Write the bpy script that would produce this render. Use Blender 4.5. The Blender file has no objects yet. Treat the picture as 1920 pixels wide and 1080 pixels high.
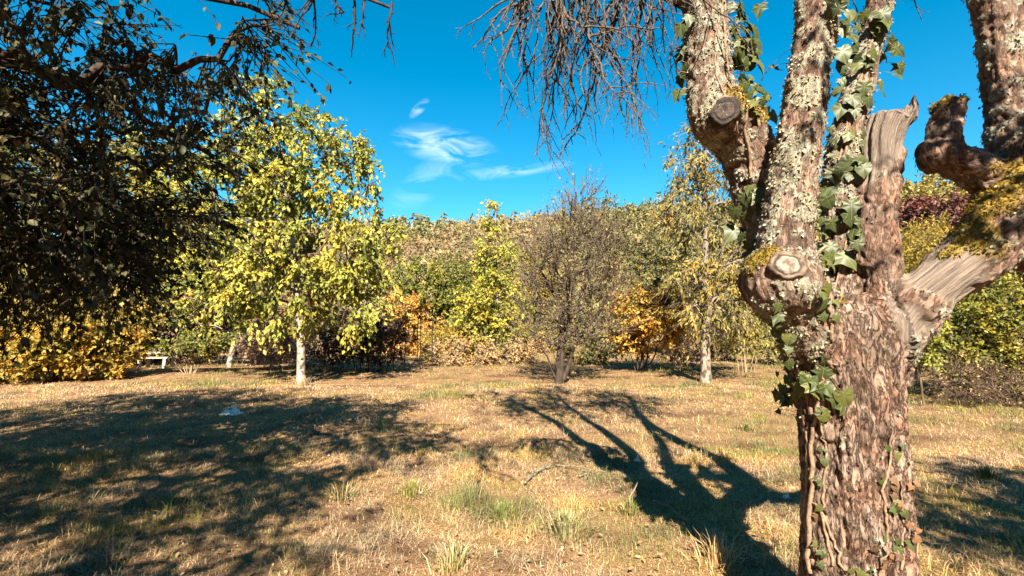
import bpy, math, random
import numpy as np
from mathutils import Vector, Matrix
from mathutils.bvhtree import BVHTree

# ---------------------------------------------------------------- camera / light
SC = bpy.context.scene
COL = SC.collection
RNG = np.random.default_rng(7)
F = 880.0                        # focal length in photo pixels
TH = math.atan(70 / F)           # camera tilts up a little
CAM = np.array([0.0, 0.0, 1.6])

cd = bpy.data.cameras.new('camera')
cam = bpy.data.objects.new('camera', cd)
COL.objects.link(cam)
cam.location = CAM
cam.rotation_euler = (math.pi / 2 + TH, 0, 0)
cd.sensor_width = 36.0
cd.lens = F / 1920 * 36.0
cd.clip_start = 0.05
cd.clip_end = 3000
SC.camera = cam

SUN_EL, SUN_AZ = math.radians(39), math.radians(1)      # light travels forward, a little to the right
LDIR = np.array([math.sin(SUN_AZ) * math.cos(SUN_EL), math.cos(SUN_AZ) * math.cos(SUN_EL), -math.sin(SUN_EL)])
sl = bpy.data.lights.new('sun', 'SUN')
sl.energy = 5.0
sl.angle = math.radians(0.5)
sl.color = (1.0, 0.89, 0.73)
so = bpy.data.objects.new('sun', sl)
COL.objects.link(so)
so.location = (0, -20, 30)
so.rotation_euler = Vector(LDIR).to_track_quat('-Z', 'Y').to_euler()

W = bpy.data.worlds.new('World')
SC.world = W
W.use_nodes = True
nt = W.node_tree
nt.nodes.clear()


def N(nt, typ, **kw):
    n = nt.nodes.new(typ)
    for k, v in kw.items():
        if k in ('label',):
            continue
        if hasattr(n, k):
            setattr(n, k, v)
    return n


def sky_world():
    L = nt.links.new
    out = N(nt, 'ShaderNodeOutputWorld')
    bg = N(nt, 'ShaderNodeBackground')
    bg.inputs['Strength'].default_value = 0.05
    sky = N(nt, 'ShaderNodeTexSky', sky_type='NISHITA', sun_disc=False)
    sky.sun_elevation = SUN_EL
    sky.sun_rotation = math.pi + SUN_AZ
    sky.air_density = 1.0
    sky.dust_density = 0.0
    sky.ozone_density = 3.0
    hs = N(nt, 'ShaderNodeHueSaturation')
    hs.inputs['Saturation'].default_value = 1.44
    hs.inputs['Hue'].default_value = 0.479
    L(sky.outputs[0], hs.inputs['Color'])
    # thin wisps of cloud: directions in world space
    tc = N(nt, 'ShaderNodeTexCoord')
    sp = N(nt, 'ShaderNodeSeparateXYZ')
    L(tc.outputs['Generated'], sp.inputs[0])

    def m(op, a, b=None, c=None):
        n = N(nt, 'ShaderNodeMath', operation=op)
        for i, v in enumerate((a, b, c)):
            if v is None:
                continue
            if isinstance(v, (int, float)):
                n.inputs[i].default_value = v
            else:
                L(v, n.inputs[i])
        return n.outputs[0]
    az = m('ARCTAN2', sp.outputs[0], sp.outputs[1])
    el = m('ARCSINE', sp.outputs[2])

    def mask(a0, e0, ra, re, rot, amp):
        da = m('SUBTRACT', az, a0)
        de = m('SUBTRACT', el, e0)
        c, s = math.cos(rot), math.sin(rot)
        u = m('ADD', m('MULTIPLY', da, c / ra), m('MULTIPLY', de, s / ra))
        v = m('SUBTRACT', m('MULTIPLY', de, c / re), m('MULTIPLY', da, s / re))
        r2 = m('ADD', m('MULTIPLY', u, u), m('MULTIPLY', v, v))
        return m('MULTIPLY', m('MAXIMUM', m('SUBTRACT', 1.0, r2), 0.0), amp)

    def ang(px, py):
        d = dirpx(px, py)
        d = d / np.linalg.norm(d)
        return math.atan2(d[0], d[1]), math.asin(d[2])
    tot = None
    for (px, py, ra, re, rot, amp) in [
        (836, 274, .125, .042, -.12, 1.0), (786, 203, .030, .011, .75, 1.0), (950, 322, .16, .016, .10, .6), (800, 340, .12, .04, .7, .5)]:
        a0, e0 = ang(px, py)
        w = mask(a0, e0, ra, re, rot, amp)
        tot = w if tot is None else m('MAXIMUM', tot, w)
    cb = N(nt, 'ShaderNodeCombineXYZ')
    L(m('MULTIPLY', m('ADD', az, m('MULTIPLY', el, .35)), 9.0), cb.inputs[0])
    L(m('MULTIPLY', m('SUBTRACT', el, m('MULTIPLY', az, .12)), 24.0), cb.inputs[1])
    nz = N(nt, 'ShaderNodeTexNoise', noise_dimensions='2D')
    nz.inputs['Scale'].default_value = 1.0
    nz.inputs['Detail'].default_value = 4
    nz.inputs['Roughness'].default_value = 0.58
    nz.inputs['Distortion'].default_value = 0.8
    L(cb.outputs[0], nz.inputs['Vector'])
    mr = N(nt, 'ShaderNodeMapRange')
    mr.inputs[1].default_value = .42
    mr.inputs[2].default_value = 1.1
    L(nz.outputs[0], mr.inputs[0])
    tot = m('MINIMUM', m('MULTIPLY', m('POWER', tot, 1.3), mr.outputs[0]), 0.85)
    mx = N(nt, 'ShaderNodeMix', data_type='RGBA')
    L(tot, mx.inputs[0])
    L(hs.outputs[0], mx.inputs[6])
    mx.inputs[7].default_value = (9.5, 10.0, 10.4, 1)
    L(mx.outputs[2], bg.inputs['Color'])
    L(bg.outputs[0], out.inputs['Surface'])


def dirpx(px, py):
    a = (px - 960) / F
    b = (540 - py) / F
    return np.array([a, math.cos(TH) - b * math.sin(TH), math.sin(TH) + b * math.cos(TH)])


def wp(px, py, Y):
    """the point of the place at forward distance Y that stands at this spot of the photograph"""
    d = dirpx(px, py)
    return CAM + d * (Y / d[1])


def gx(px, Y):
    return wp(px, 610, Y)[0]


sky_world()
VS = SC.view_settings
VS.view_transform = 'Standard'
VS.look = 'None'
VS.exposure = 2.12
VS.gamma = 1.0
VS.use_curve_mapping = False
SC.cycles.max_bounces = 4
SC.cycles.diffuse_bounces = 2
SC.cycles.glossy_bounces = 2
SC.cycles.transmission_bounces = 3
SC.cycles.use_denoising = True
SC.cycles.use_adaptive_sampling = True
SC.cycles.adaptive_threshold = 0.02

# ---------------------------------------------------------------- numpy noise


def _hash(ix, iy, iz, k=0):
    h = (ix.astype(np.int64) * 374761393 + iy.astype(np.int64) * 668265263 + iz.astype(np.int64) * 2147483647 + k * 974711) & 0xFFFFFFFF
    h = ((h ^ (h >> 13)) * 1274126177) & 0xFFFFFFFF
    h = ((h ^ (h >> 16)) * 2246822519) & 0xFFFFFFFF
    return ((h ^ (h >> 15)) & 0xFFFFFF) / float(0xFFFFFF)


def vnoise(p, k=0):
    i = np.floor(p).astype(np.int64)
    f = p - i
    f = f * f * (3 - 2 * f)
    r = 0
    for dx in (0, 1):
        for dy in (0, 1):
            for dz in (0, 1):
                w = (f[:, 0] if dx else 1 - f[:, 0]) * (f[:, 1] if dy else 1 - f[:, 1]) * (f[:, 2] if dz else 1 - f[:, 2])
                r = r + w * _hash(i[:, 0] + dx, i[:, 1] + dy, i[:, 2] + dz, k)
    return r * 2 - 1


def fbm(p, o=4, k=0):
    r, a, s = 0, 0.5, 0
    for j in range(o):
        r = r + a * vnoise(p * 2 ** j, k + j)
        s += a
        a *= 0.5
    return r / s


def worley(p, k=0):
    i = np.floor(p).astype(np.int64)
    f1 = np.full(len(p), 9.0)
    f2 = np.full(len(p), 9.0)
    idv = np.zeros(len(p))
    for dx in (-1, 0, 1):
        for dy in (-1, 0, 1):
            for dz in (-1, 0, 1):
                c = i + np.array([dx, dy, dz])
                q = np.stack([c[:, j] + _hash(c[:, 0], c[:, 1], c[:, 2], k + 11 * j) for j in range(3)], 1)
                d = np.sqrt(((q - p) ** 2).sum(1))
                hid = _hash(c[:, 0], c[:, 1], c[:, 2], k + 77)
                near = d < f1
                f2 = np.where(near, f1, np.minimum(f2, d))
                idv = np.where(near, hid, idv)
                f1 = np.where(near, d, f1)
    return f1, f2, idv


def nrm(v):
    return v / np.maximum(np.linalg.norm(v, axis=-1, keepdims=True), 1e-9)


def sstep(a, b, x):
    t = np.clip((x - a) / (b - a), 0, 1)
    return t * t * (3 - 2 * t)

# ---------------------------------------------------------------- meshes


def mesh_np(name, V, faces, attrs=None, smooth=True):
    """faces: list of int arrays (n,3) or (n,4)"""
    me = bpy.data.meshes.new(name)
    V = np.asarray(V, np.float32)
    faces = [np.asarray(f, np.int32) for f in faces if len(f)]
    nl = sum(f.size for f in faces)
    npoly = sum(len(f) for f in faces)
    me.vertices.add(len(V))
    me.vertices.foreach_set('co', V.ravel())
    me.loops.add(nl)
    me.loops.foreach_set('vertex_index', np.concatenate([f.ravel() for f in faces]))
    me.polygons.add(npoly)
    tot = np.concatenate([np.full(len(f), f.shape[1], np.int32) for f in faces])
    st = np.concatenate([[0], np.cumsum(tot)[:-1]]).astype(np.int32)
    me.polygons.foreach_set('loop_start', st)
    me.polygons.foreach_set('loop_total', tot)
    me.polygons.foreach_set('use_smooth', np.full(npoly, smooth, bool))
    me.update(calc_edges=True)
    for k, v in (attrs or {}).items():
        v = np.asarray(v, np.float32)
        if v.ndim == 2:
            a = me.attributes.new(k, 'FLOAT_VECTOR', 'POINT')
            a.data.foreach_set('vector', v.ravel())
        else:
            a = me.attributes.new(k, 'FLOAT', 'POINT')
            a.data.foreach_set('value', v)
    return me


def obj(name, me, mat=None, parent=None, loc=None):
    o = bpy.data.objects.new(name, me)
    COL.objects.link(o)
    if mat and not me.materials:
        me.materials.append(mat)
    if parent:
        o.parent = parent
        if parent.type == 'EMPTY' and loc is None:
            o.location = -np.array(parent.location)      # meshes are laid out in world metres
    if loc is not None:
        o.location = loc
    return o


def thing(name, label, cat, loc=(0, 0, 0), group=None):
    o = bpy.data.objects.new(name, None)
    COL.objects.link(o)
    o.location = loc
    o.empty_display_size = 0.2
    return tag(o, label, cat, group)


def tag(o, label, cat, group=None):
    o['label'] = label
    o['category'] = cat
    if group:
        o['group'] = group
    return o


def frames(P):
    P = np.asarray(P, float)
    T = np.gradient(P, axis=0)
    T = nrm(T)
    a = np.array([0, 0, 1.0]) if abs(T[0][2]) < 0.9 else np.array([1.0, 0, 0])
    n = nrm(np.cross(T[0], a))
    N1 = [n]
    for i in range(1, len(P)):
        n = n - T[i] * (n @ T[i])
        n = nrm(n)
        N1.append(n)
    N1 = np.array(N1)
    return T, N1, np.cross(T, N1)


class Buf:
    """collects swept tubes and loose faces into one mesh"""

    def __init__(s):
        s.V, s.Q, s.T, s.n, s.A = [], [], [], 0, []

    def tube(s, P, R, k=5, cap=False, rnd=0.0):
        P = np.asarray(P, float)
        R = np.broadcast_to(np.asarray(R, float), (len(P),))
        T, N1, N2 = frames(P)
        an = np.arange(k) * 2 * math.pi / k
        ring = P[:, None] + R[:, None, None] * (np.cos(an)[None, :, None] * N1[:, None] + np.sin(an)[None, :, None] * N2[:, None])
        m = len(P)
        idx = s.n + np.arange(m * k).reshape(m, k)
        a, b = idx[:-1], idx[1:]
        q = np.stack([a, np.roll(a, -1, 1), np.roll(b, -1, 1), b], -1).reshape(-1, 4)
        s.V.append(ring.reshape(-1, 3))
        s.Q.append(q)
        s.A.append(np.full(m * k, rnd))
        s.n += m * k
        if cap:
            c0 = s.n
            s.V.append(P[[0, -1]])
            s.A.append(np.full(2, rnd))
            s.n += 2
            s.T.append(np.stack([np.full(k, c0), np.roll(idx[0], -1), idx[0]], 1))
            s.T.append(np.stack([np.full(k, c0 + 1), idx[-1], np.roll(idx[-1], -1)], 1))

    def rods(s, P0, P1, P2, r0, r1, k=3, rnd=None, seg=2):
        """many thin three-point rods at once"""
        n = len(P0)
        if not n:
            return
        r0 = np.broadcast_to(r0, (n,))
        r1 = np.broadcast_to(r1, (n,))
        t = nrm(P2 - P0)
        a = np.where(np.abs(t[:, 2:3]) < 0.9, np.array([[0, 0, 1.0]]), np.array([[1.0, 0, 0]]))
        n1 = nrm(np.cross(t, a))
        n2 = np.cross(t, n1)
        an = np.arange(k) * 2 * math.pi / k
        circ = np.cos(an)[None, :, None] * n1[:, None] + np.sin(an)[None, :, None] * n2[:, None]
        V = [P0[:, None] + circ * r0[:, None, None], P1[:, None] + circ * ((r0 + r1) / 2)[:, None, None], P2[:, None] + circ * r1[:, None, None]]
        V = np.stack(V if seg == 2 else [V[0], V[2]], 1)
        m = seg + 1
        idx = s.n + np.arange(n * m * k).reshape(n, m, k)
        for j in range(seg):
            a_, b_ = idx[:, j], idx[:, j + 1]
            s.Q.append(np.stack([a_, np.roll(a_, -1, 1), np.roll(b_, -1, 1), b_], -1).reshape(-1, 4))
        s.V.append(V.reshape(-1, 3))
        s.A.append(np.repeat(rnd if rnd is not None else np.zeros(n), m * k))
        s.n += n * m * k

    def box(s, c, size, rz=0.0, M=None):
        c = np.asarray(c, float)
        v = np.array([[x, y, z] for x in (-.5, .5) for y in (-.5, .5) for z in (-.5, .5)]) * np.asarray(size)
        cs, sn = math.cos(rz), math.sin(rz)
        v = v @ np.array([[cs, sn, 0], [-sn, cs, 0], [0, 0, 1]])
        if M is not None:
            v = v @ np.asarray(M).T
        f = np.array([[0, 1, 3, 2], [4, 6, 7, 5], [0, 4, 5, 1], [2, 3, 7, 6], [0, 2, 6, 4], [1, 5, 7, 3]])
        s.V.append(v + c)
        s.Q.append(f + s.n)
        s.A.append(np.zeros(8))
        s.n += 8

    def mesh(s, name, smooth=True):
        V = np.concatenate(s.V)
        fs = []
        if s.Q:
            fs.append(np.concatenate(s.Q))
        if s.T:
            fs.append(np.concatenate(s.T))
        return mesh_np(name, V, fs, {'rnd': np.concatenate(s.A)}, smooth)

    def build(s, name, mat, parent=None, smooth=True):
        return obj(name, s.mesh(name, smooth), mat, parent)


LEAF4 = (np.array([[0, 0, 0], [.45, .30, .06], [1, 0, -.10], [.45, -.30, .06]]), [np.array([[0, 2, 1], [0, 3, 2]])])
LEAF6 = (np.array([[0, 0, 0], [.28, .26, .05], [.66, .24, .02], [1, 0, -.16], [.66, -.24, .02], [.28, -.26, .05], [.5, 0, -.03]]),
         [np.array([[0, 6, 2, 1], [0, 5, 4, 6]]), np.array([[6, 3, 2], [6, 4, 3]])])
NARROW4 = (np.array([[0, 0, 0], [.4, .17, .05], [1, 0, -.22], [.4, -.17, .05]]), [np.array([[0, 2, 1], [0, 3, 2]])])
TRI = (np.array([[0, .34, 0], [1, 0, .1], [0, -.34, 0]]), [np.array([[0, 2, 1]])])


def scatter(P, D, Nn, S, tmpl, rnd, extra=None):
    """leaf-shaped faces: positions, directions, normals, sizes"""
    tv, tf = tmpl
    D = nrm(D)
    B = nrm(np.cross(Nn, D))
    Nn = np.cross(D, B)
    S = np.broadcast_to(S, (len(P),))
    V = P[:, None] + S[:, None, None] * (tv[None, :, 0:1] * D[:, None] + tv[None, :, 1:2] * B[:, None] + tv[None, :, 2:3] * Nn[:, None])
    k = len(tv)
    off = (np.arange(len(P)) * k)[:, None, None]
    fs = [(f[None] + off).reshape(-1, f.shape[1]) for f in tf]
    at = {'rnd': np.repeat(rnd, k)}
    for kk, vv in (extra or {}).items():
        at[kk] = np.repeat(vv, k)
    return V.reshape(-1, 3), fs, at


def rv(n, rng=None):
    return nrm((rng or RNG).normal(size=(n, 3)))

# ---------------------------------------------------------------- materials


def new_mat(name):
    m = bpy.data.materials.new(name)
    m.use_nodes = True
    m.node_tree.nodes.clear()
    return m


def ramp(nt, stops):
    r = N(nt, 'ShaderNodeValToRGB')
    e = r.color_ramp.elements
    while len(e) < len(stops):
        e.new(0.5)
    for i, (p, c) in enumerate(stops):
        e[i].position = p
        e[i].color = (*c, 1)
    return r


def leaf_mat(name, cols, trans=0.3, rough=0.55, spec=0.25):
    """cols: list of colours over the per-leaf random value"""
    m = new_mat(name)
    t = m.node_tree
    L = t.links.new
    out = N(t, 'ShaderNodeOutputMaterial')
    at = N(t, 'ShaderNodeAttribute')
    at.attribute_name = 'rnd'
    st = [(i / max(1, len(cols) - 1), c) for i, c in enumerate(cols)]
    r = ramp(t, st)
    L(at.outputs['Fac'], r.inputs[0])
    nz = N(t, 'ShaderNodeTexNoise')
    nz.inputs['Scale'].default_value = 14
    nz.inputs['Detail'].default_value = 2
    geo = N(t, 'ShaderNodeNewGeometry')
    L(geo.outputs['Position'], nz.inputs['Vector'])
    mr = N(t, 'ShaderNodeMapRange')
    mr.inputs[3].default_value = 0.72
    mr.inputs[4].default_value = 1.25
    L(nz.outputs[0], mr.inputs[0])
    nb = N(t, 'ShaderNodeTexNoise')
    nb.inputs['Scale'].default_value = 1.3
    nb.inputs['Detail'].default_value = 1
    L(geo.outputs['Position'], nb.inputs['Vector'])
    rb = ramp(t, [(.36, (.66, .74, .8)), (.5, (1, 1, 1)), (.64, (1.28, 1.12, .85))])
    L(nb.outputs[0], rb.inputs[0])
    mb = N(t, 'ShaderNodeMix', data_type='RGBA', blend_type='MULTIPLY')
    mb.inputs[0].default_value = 1
    L(r.outputs[0], mb.inputs[6])
    L(rb.outputs[0], mb.inputs[7])
    mul = N(t, 'ShaderNodeVectorMath', operation='SCALE')
    L(mb.outputs[2], mul.inputs[0])
    L(mr.outputs[0], mul.inputs['Scale'])
    p = N(t, 'ShaderNodeBsdfPrincipled')
    p.inputs['Roughness'].default_value = rough
    p.inputs['Specular IOR Level'].default_value = spec
    L(mul.outputs[0], p.inputs['Base Color'])
    tr = N(t, 'ShaderNodeBsdfTranslucent')
    L(mul.outputs[0], tr.inputs['Color'])
    if trans <= 0:
        t.nodes.remove(tr)
        L(p.outputs[0], out.inputs['Surface'])
        return m
    mx = N(t, 'ShaderNodeMixShader')
    mx.inputs[0].default_value = trans
    L(p.outputs[0], mx.inputs[1])
    L(tr.outputs[0], mx.inputs[2])
    L(mx.outputs[0], out.inputs['Surface'])
    return m


def bark_mat(name, dark, light, scale=9.0, zs=0.3, bump=0.5, patch=None):
    m = new_mat(name)
    t = m.node_tree
    L = t.links.new
    out = N(t, 'ShaderNodeOutputMaterial')
    p = N(t, 'ShaderNodeBsdfPrincipled')
    p.inputs['Roughness'].default_value = 0.9
    p.inputs['Specular IOR Level'].default_value = 0.15
    geo = N(t, 'ShaderNodeNewGeometry')
    mp = N(t, 'ShaderNodeMapping')
    mp.inputs['Scale'].default_value = (1, 1, zs)
    L(geo.outputs['Position'], mp.inputs[0])
    nz = N(t, 'ShaderNodeTexNoise')
    nz.inputs['Scale'].default_value = scale
    nz.inputs['Detail'].default_value = 8
    nz.inputs['Roughness'].default_value = 0.65
    L(mp.outputs[0], nz.inputs['Vector'])
    r = ramp(t, [(0.32, dark), (0.68, light)])
    L(nz.outputs[0], r.inputs[0])
    col = r.outputs[0]
    if patch:
        n2 = N(t, 'ShaderNodeTexNoise')
        n2.inputs['Scale'].default_value = scale * 0.7
        n2.inputs['Detail'].default_value = 5
        L(geo.outputs['Position'], n2.inputs['Vector'])
        r2 = ramp(t, [(0.52, (0, 0, 0)), (0.6, (1, 1, 1))])
        L(n2.outputs[0], r2.inputs[0])
        mx = N(t, 'ShaderNodeMix', data_type='RGBA')
        L(r2.outputs[0], mx.inputs[0])
        L(col, mx.inputs[6])
        mx.inputs[7].default_value = (*patch, 1)
        col = mx.outputs[2]
    L(col, p.inputs['Base Color'])
    b = N(t, 'ShaderNodeBump')
    b.inputs['Strength'].default_value = bump
    b.inputs['Distance'].default_value = 0.02
    L(nz.outputs[0], b.inputs['Height'])
    L(b.outputs[0], p.inputs['Normal'])
    L(p.outputs[0], out.inputs['Surface'])
    return m


def plain_mat(name, a, b, scale=20, rough=0.7, metal=0.0, bump=0.2):
    m = bark_mat(name, a, b, scale, 1.0, bump)
    p = [n for n in m.node_tree.nodes if n.type == 'BSDF_PRINCIPLED'][0]
    p.inputs['Roughness'].default_value = rough
    p.inputs['Metallic'].default_value = metal
    return m


M = {}
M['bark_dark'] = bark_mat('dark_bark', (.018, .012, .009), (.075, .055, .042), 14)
M['bark_grey'] = bark_mat('grey_bark', (.09, .07, .055), (.26, .21, .16), 12)
M['bark_pale'] = bark_mat('pale_lichened_bark', (.17, .13, .10), (.40, .345, .285), 10, patch=(.09, .07, .052))
M['bark_lichen'] = bark_mat('lichened_brown_bark', (.10, .075, .055), (.33, .275, .215), 12, patch=(.07, .052, .04))
M['bark_brown'] = bark_mat('brown_bark', (.05, .032, .022), (.16, .11, .075), 14)
M['twig_grey'] = bark_mat('lichened_twig_bark', (.018, .013, .011), (.15, .12, .10), 60, 1.0, 0.6)
M['straw_stem'] = bark_mat('dry_stem', (.13, .09, .055), (.32, .24, .155), 30)

# ---------------------------------------------------------------- ground, hill


def gz(x, y):
    """height of the lawn"""
    p = np.stack([np.asarray(x) * .35, np.asarray(y) * .35, np.zeros_like(np.asarray(x, float))], -1).reshape(-1, 3)
    h = 0.05 * vnoise(p, 5) + 0.016 * vnoise(p * 4.1, 6)
    return h.reshape(np.shape(x))


def g1(x, y):
    return float(gz(np.array([x]), np.array([y]))[0])


def ground_material():
    m = new_mat('dry_autumn_turf')
    t = m.node_tree
    L = t.links.new
    out = N(t, 'ShaderNodeOutputMaterial')
    p = N(t, 'ShaderNodeBsdfPrincipled')
    p.inputs['Roughness'].default_value = 0.95
    p.inputs['Specular IOR Level'].default_value = 0.05
    geo = N(t, 'ShaderNodeNewGeometry')
    n1 = N(t, 'ShaderNodeTexNoise')
    n1.inputs['Scale'].default_value = 1.3
    n1.inputs['Detail'].default_value = 6
    L(geo.outputs['Position'], n1.inputs['Vector'])
    n2 = N(t, 'ShaderNodeTexNoise')
    n2.inputs['Scale'].default_value = 38
    n2.inputs['Detail'].default_value = 8
    n2.inputs['Roughness'].default_value = 0.7
    L(geo.outputs['Position'], n2.inputs['Vector'])
    r1 = ramp(t, [(.35, (.15, .085, .045)), (.52, (.28, .178, .095)), (.66, (.19, .14, .062))])
    L(n1.outputs[0], r1.inputs[0])
    r2 = ramp(t, [(.3, (.35, .30, .27)), (.65, (1.15, 1.12, 1.1))])
    L(n2.outputs[0], r2.inputs[0])
    mx = N(t, 'ShaderNodeMix', data_type='RGBA', blend_type='MULTIPLY')
    mx.inputs[0].default_value = 1
    L(r1.outputs[0], mx.inputs[6])
    L(r2.outputs[0], mx.inputs[7])
    L(mx.outputs[2], p.inputs['Base Color'])
    b = N(t, 'ShaderNodeBump')
    b.inputs['Strength'].default_value = 0.8
    b.inputs['Distance'].default_value = 0.03
    L(n2.outputs[0], b.inputs['Height'])
    L(b.outputs[0], p.inputs['Normal'])
    L(p.outputs[0], out.inputs['Surface'])
    return m


M['turf'] = ground_material()


def axis(lim, fine, step, grow=1.18):
    a = [0.0]
    s = step
    while a[-1] < lim:
        if a[-1] > fine:
            s *= grow
        a.append(a[-1] + s)
    return np.array(a)


def grid_sheet(xs, ys, H):
    X, Y = np.meshgrid(xs, ys)
    Z = H(X, Y)
    V = np.stack([X, Y, Z], -1).reshape(-1, 3)
    n, k = len(ys), len(xs)
    i = np.arange(n * k).reshape(n, k)
    q = np.stack([i[:-1, :-1], i[:-1, 1:], i[1:, 1:], i[1:, :-1]], -1).reshape(-1, 4)
    return V, q


ax_ = axis(900, 14, 0.3)
xs = np.concatenate([-ax_[::-1][:-1], ax_])
ay = axis(900, 24, 0.3)
by = axis(300, 3, 0.5)
ys = np.concatenate([-by[::-1][:-1], ay])
V, q = grid_sheet(xs, ys, gz)
ground = obj('ground', mesh_np('ground', V, [q]), M['turf'])
ground['kind'] = 'structure'

RIDGE_PX = np.array([-900, 0, 300, 700, 950, 1080, 1200, 1450, 1700, 2000, 2900])
RIDGE_PY = np.array([455, 450, 440, 412, 404, 392, 374, 360, 336, 320, 350])


def hill_h(X, Y):
    px = 960 + F * X / 135.0
    top = 1.6 + (610 - np.interp(px, RIDGE_PX, RIDGE_PY)) / F * 135 - 4.5
    p = np.stack([X * .03, Y * .03, 0 * X], -1).reshape(-1, 3)
    t = sstep(38, 140, Y) * 0.85 + np.clip((Y - 38) / 100, 0, 1) * 0.15
    return top * t + 2.2 * fbm(p, 3, 3).reshape(X.shape) * t - 0.4 + np.where(Y > 140, (Y - 140) * .02, 0)


M['hill_soil'] = plain_mat('leaf_litter_slope', (.07, .055, .03), (.17, .13, .075), 0.7, 0.95)
V, q = grid_sheet(np.linspace(-330, 330, 120), np.linspace(36, 260, 70), hill_h)
hill = obj('hill', mesh_np('hill', V, [q]), M['hill_soil'])
hill['kind'] = 'structure'

# woods covering the hill: one mass, no trunk can be told apart from here


def hill_wood_and_ring():
    rng = np.random.default_rng(21)
    Vs, Fs, R, Hh, n0 = [], [], [], [], 0
    temps = []
    for k in range(10):
        n = 600
        d = rv(n, rng)
        d[:, 2] = np.abs(d[:, 2]) * 1.2 - 0.35
        conif = k >= 7
        if conif:
            z = rng.random(n) ** 1.4
            a = rng.random(n) * 6.283
            rr = (1 - z) * .42 * (0.55 + .45 * rng.random(n)) + .03
            c = np.stack([np.cos(a) * rr, np.sin(a) * rr, z * 1.25], 1)
            D = np.stack([np.cos(a), np.sin(a), -0.5 + 0 * a], 1) + .4 * rv(n, rng)
            S = .12 + .12 * rng.random(n)
        else:
            lob = rv(7, rng) * .33 + [0, 0, .62]
            li = rng.integers(0, 7, n)
            c = lob[li] + rv(n, rng) * (.14 + .16 * rng.random((n, 1)))
            D = rv(n, rng)
            S = .07 + .10 * rng.random(n)
        Nn = nrm(rv(n, rng) + c * [1, 1, 0.6])
        temps.append((c, D, Nn, S, conif))
    P = []
    Y = 52.0
    while Y < 160:
        w = Y * 1.25 + 12
        sp = 2.0 + Y * .008
        for x in np.arange(-w, w, sp):
            P.append((x + rng.normal() * .9, Y + rng.normal() * .9))
        Y += sp * (1.1 if Y < 120 else 1.5)
    # unseen tree ring added behind the camera to block low sky light
    ring = [(math.sin(a) * r, -math.cos(a) * r) for r in (21, 25) for a in np.arange(-1.75, 1.76, .16)]
    ring += [(10.6, 2.2), (12.2, 3.0)]
    nr = len(ring)
    P = np.array(P + [(x + rng.normal(), y + rng.normal()) for x, y in ring])
    Z = hill_h(P[:, 0], P[:, 1])
    Z[-nr:] = 0
    typ = fbm(np.stack([P[:, 0] * .045, P[:, 1] * .045, 0 * Z], 1), 3, 31)
    for i in range(len(P)):
        px = 960 + F * P[i, 0] / P[i, 1]
        rear = i >= len(P) - nr
        if not rear and (px < -150 or px > 2100):
            continue
        con = (typ[i] > .28 and rng.random() < .6) or rng.random() < .05
        c, D, Nn, S, _ = temps[rng.integers(7, 10) if con else rng.integers(0, 7)]
        s = (rng.uniform(3.4, 5.0) if con else rng.uniform(2.6, 4.4))
        if rear:
            s = rng.uniform(10.0, 11.5) if i < len(P) - 2 else 4.6
        keep = slice(0, 330) if rear else slice(0, 130) if P[i, 1] < 70 else slice(0, 72)
        Sm = S[keep] * (.85 if rear else 1.15 if P[i, 1] < 70 else 1.4)
        tone = np.clip((.93 if con else np.clip(.42 + .5 * typ[i] + rng.normal() * .15, 0, .8)) + .03 * rng.normal(size=len(Sm)), 0, 1)
        v, fs, at = scatter(c[keep] * s + [P[i, 0], P[i, 1], Z[i] + .2], D[keep], Nn[keep], Sm * s, TRI, tone)
        Vs.append(v)
        Fs.append(fs[0] + n0)
        n0 += len(v)
        R.append(at['rnd'])
    mat = leaf_mat('hillside_foliage', [(.20, .155, .09), (.26, .175, .09), (.26, .205, .09), (.21, .185, .075), (.165, .16, .065), (.13, .135, .06)], .2)
    o = obj('hillside_wood_and_added_ring', mesh_np('hillside_wood_and_added_ring', np.concatenate(Vs), [np.concatenate(Fs)], {'rnd': np.concatenate(R)}, False), mat)
    o['kind'] = 'stuff'
    return tag(o, 'olive and tan autumn wood on the far hill, with an added unseen tree ring round the garden', 'wood')


hill_wood_and_ring()

# ---------------------------------------------------------------- trees and shrubs


def blobs_px(Y, lst):
    out = []
    for b in lst:
        px, py, rx, rz = b[:4]
        yo = b[4] if len(b) > 4 else 0
        c = wp(px, py, Y + yo)
        ry = b[5] if len(b) > 5 else (rx + rz) / 2 / F * Y
        out.append((c, np.array([rx / F * Y, ry, rz / F * Y])))
    return out


def sample_blobs(blobs, n, rng, shell=2.0):
    vol = np.array([np.prod(r) ** .8 for _, r in blobs])
    k = rng.choice(len(blobs), n, p=vol / vol.sum())
    C = np.array([b[0] for b in blobs])[k]
    R = np.array([b[1] for b in blobs])[k]
    u = rng.random(n) ** (1 / 3 / shell * 2)
    P = C + rv(n, rng) * u[:, None] * R
    return P, nrm((P - C) / R)


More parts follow.
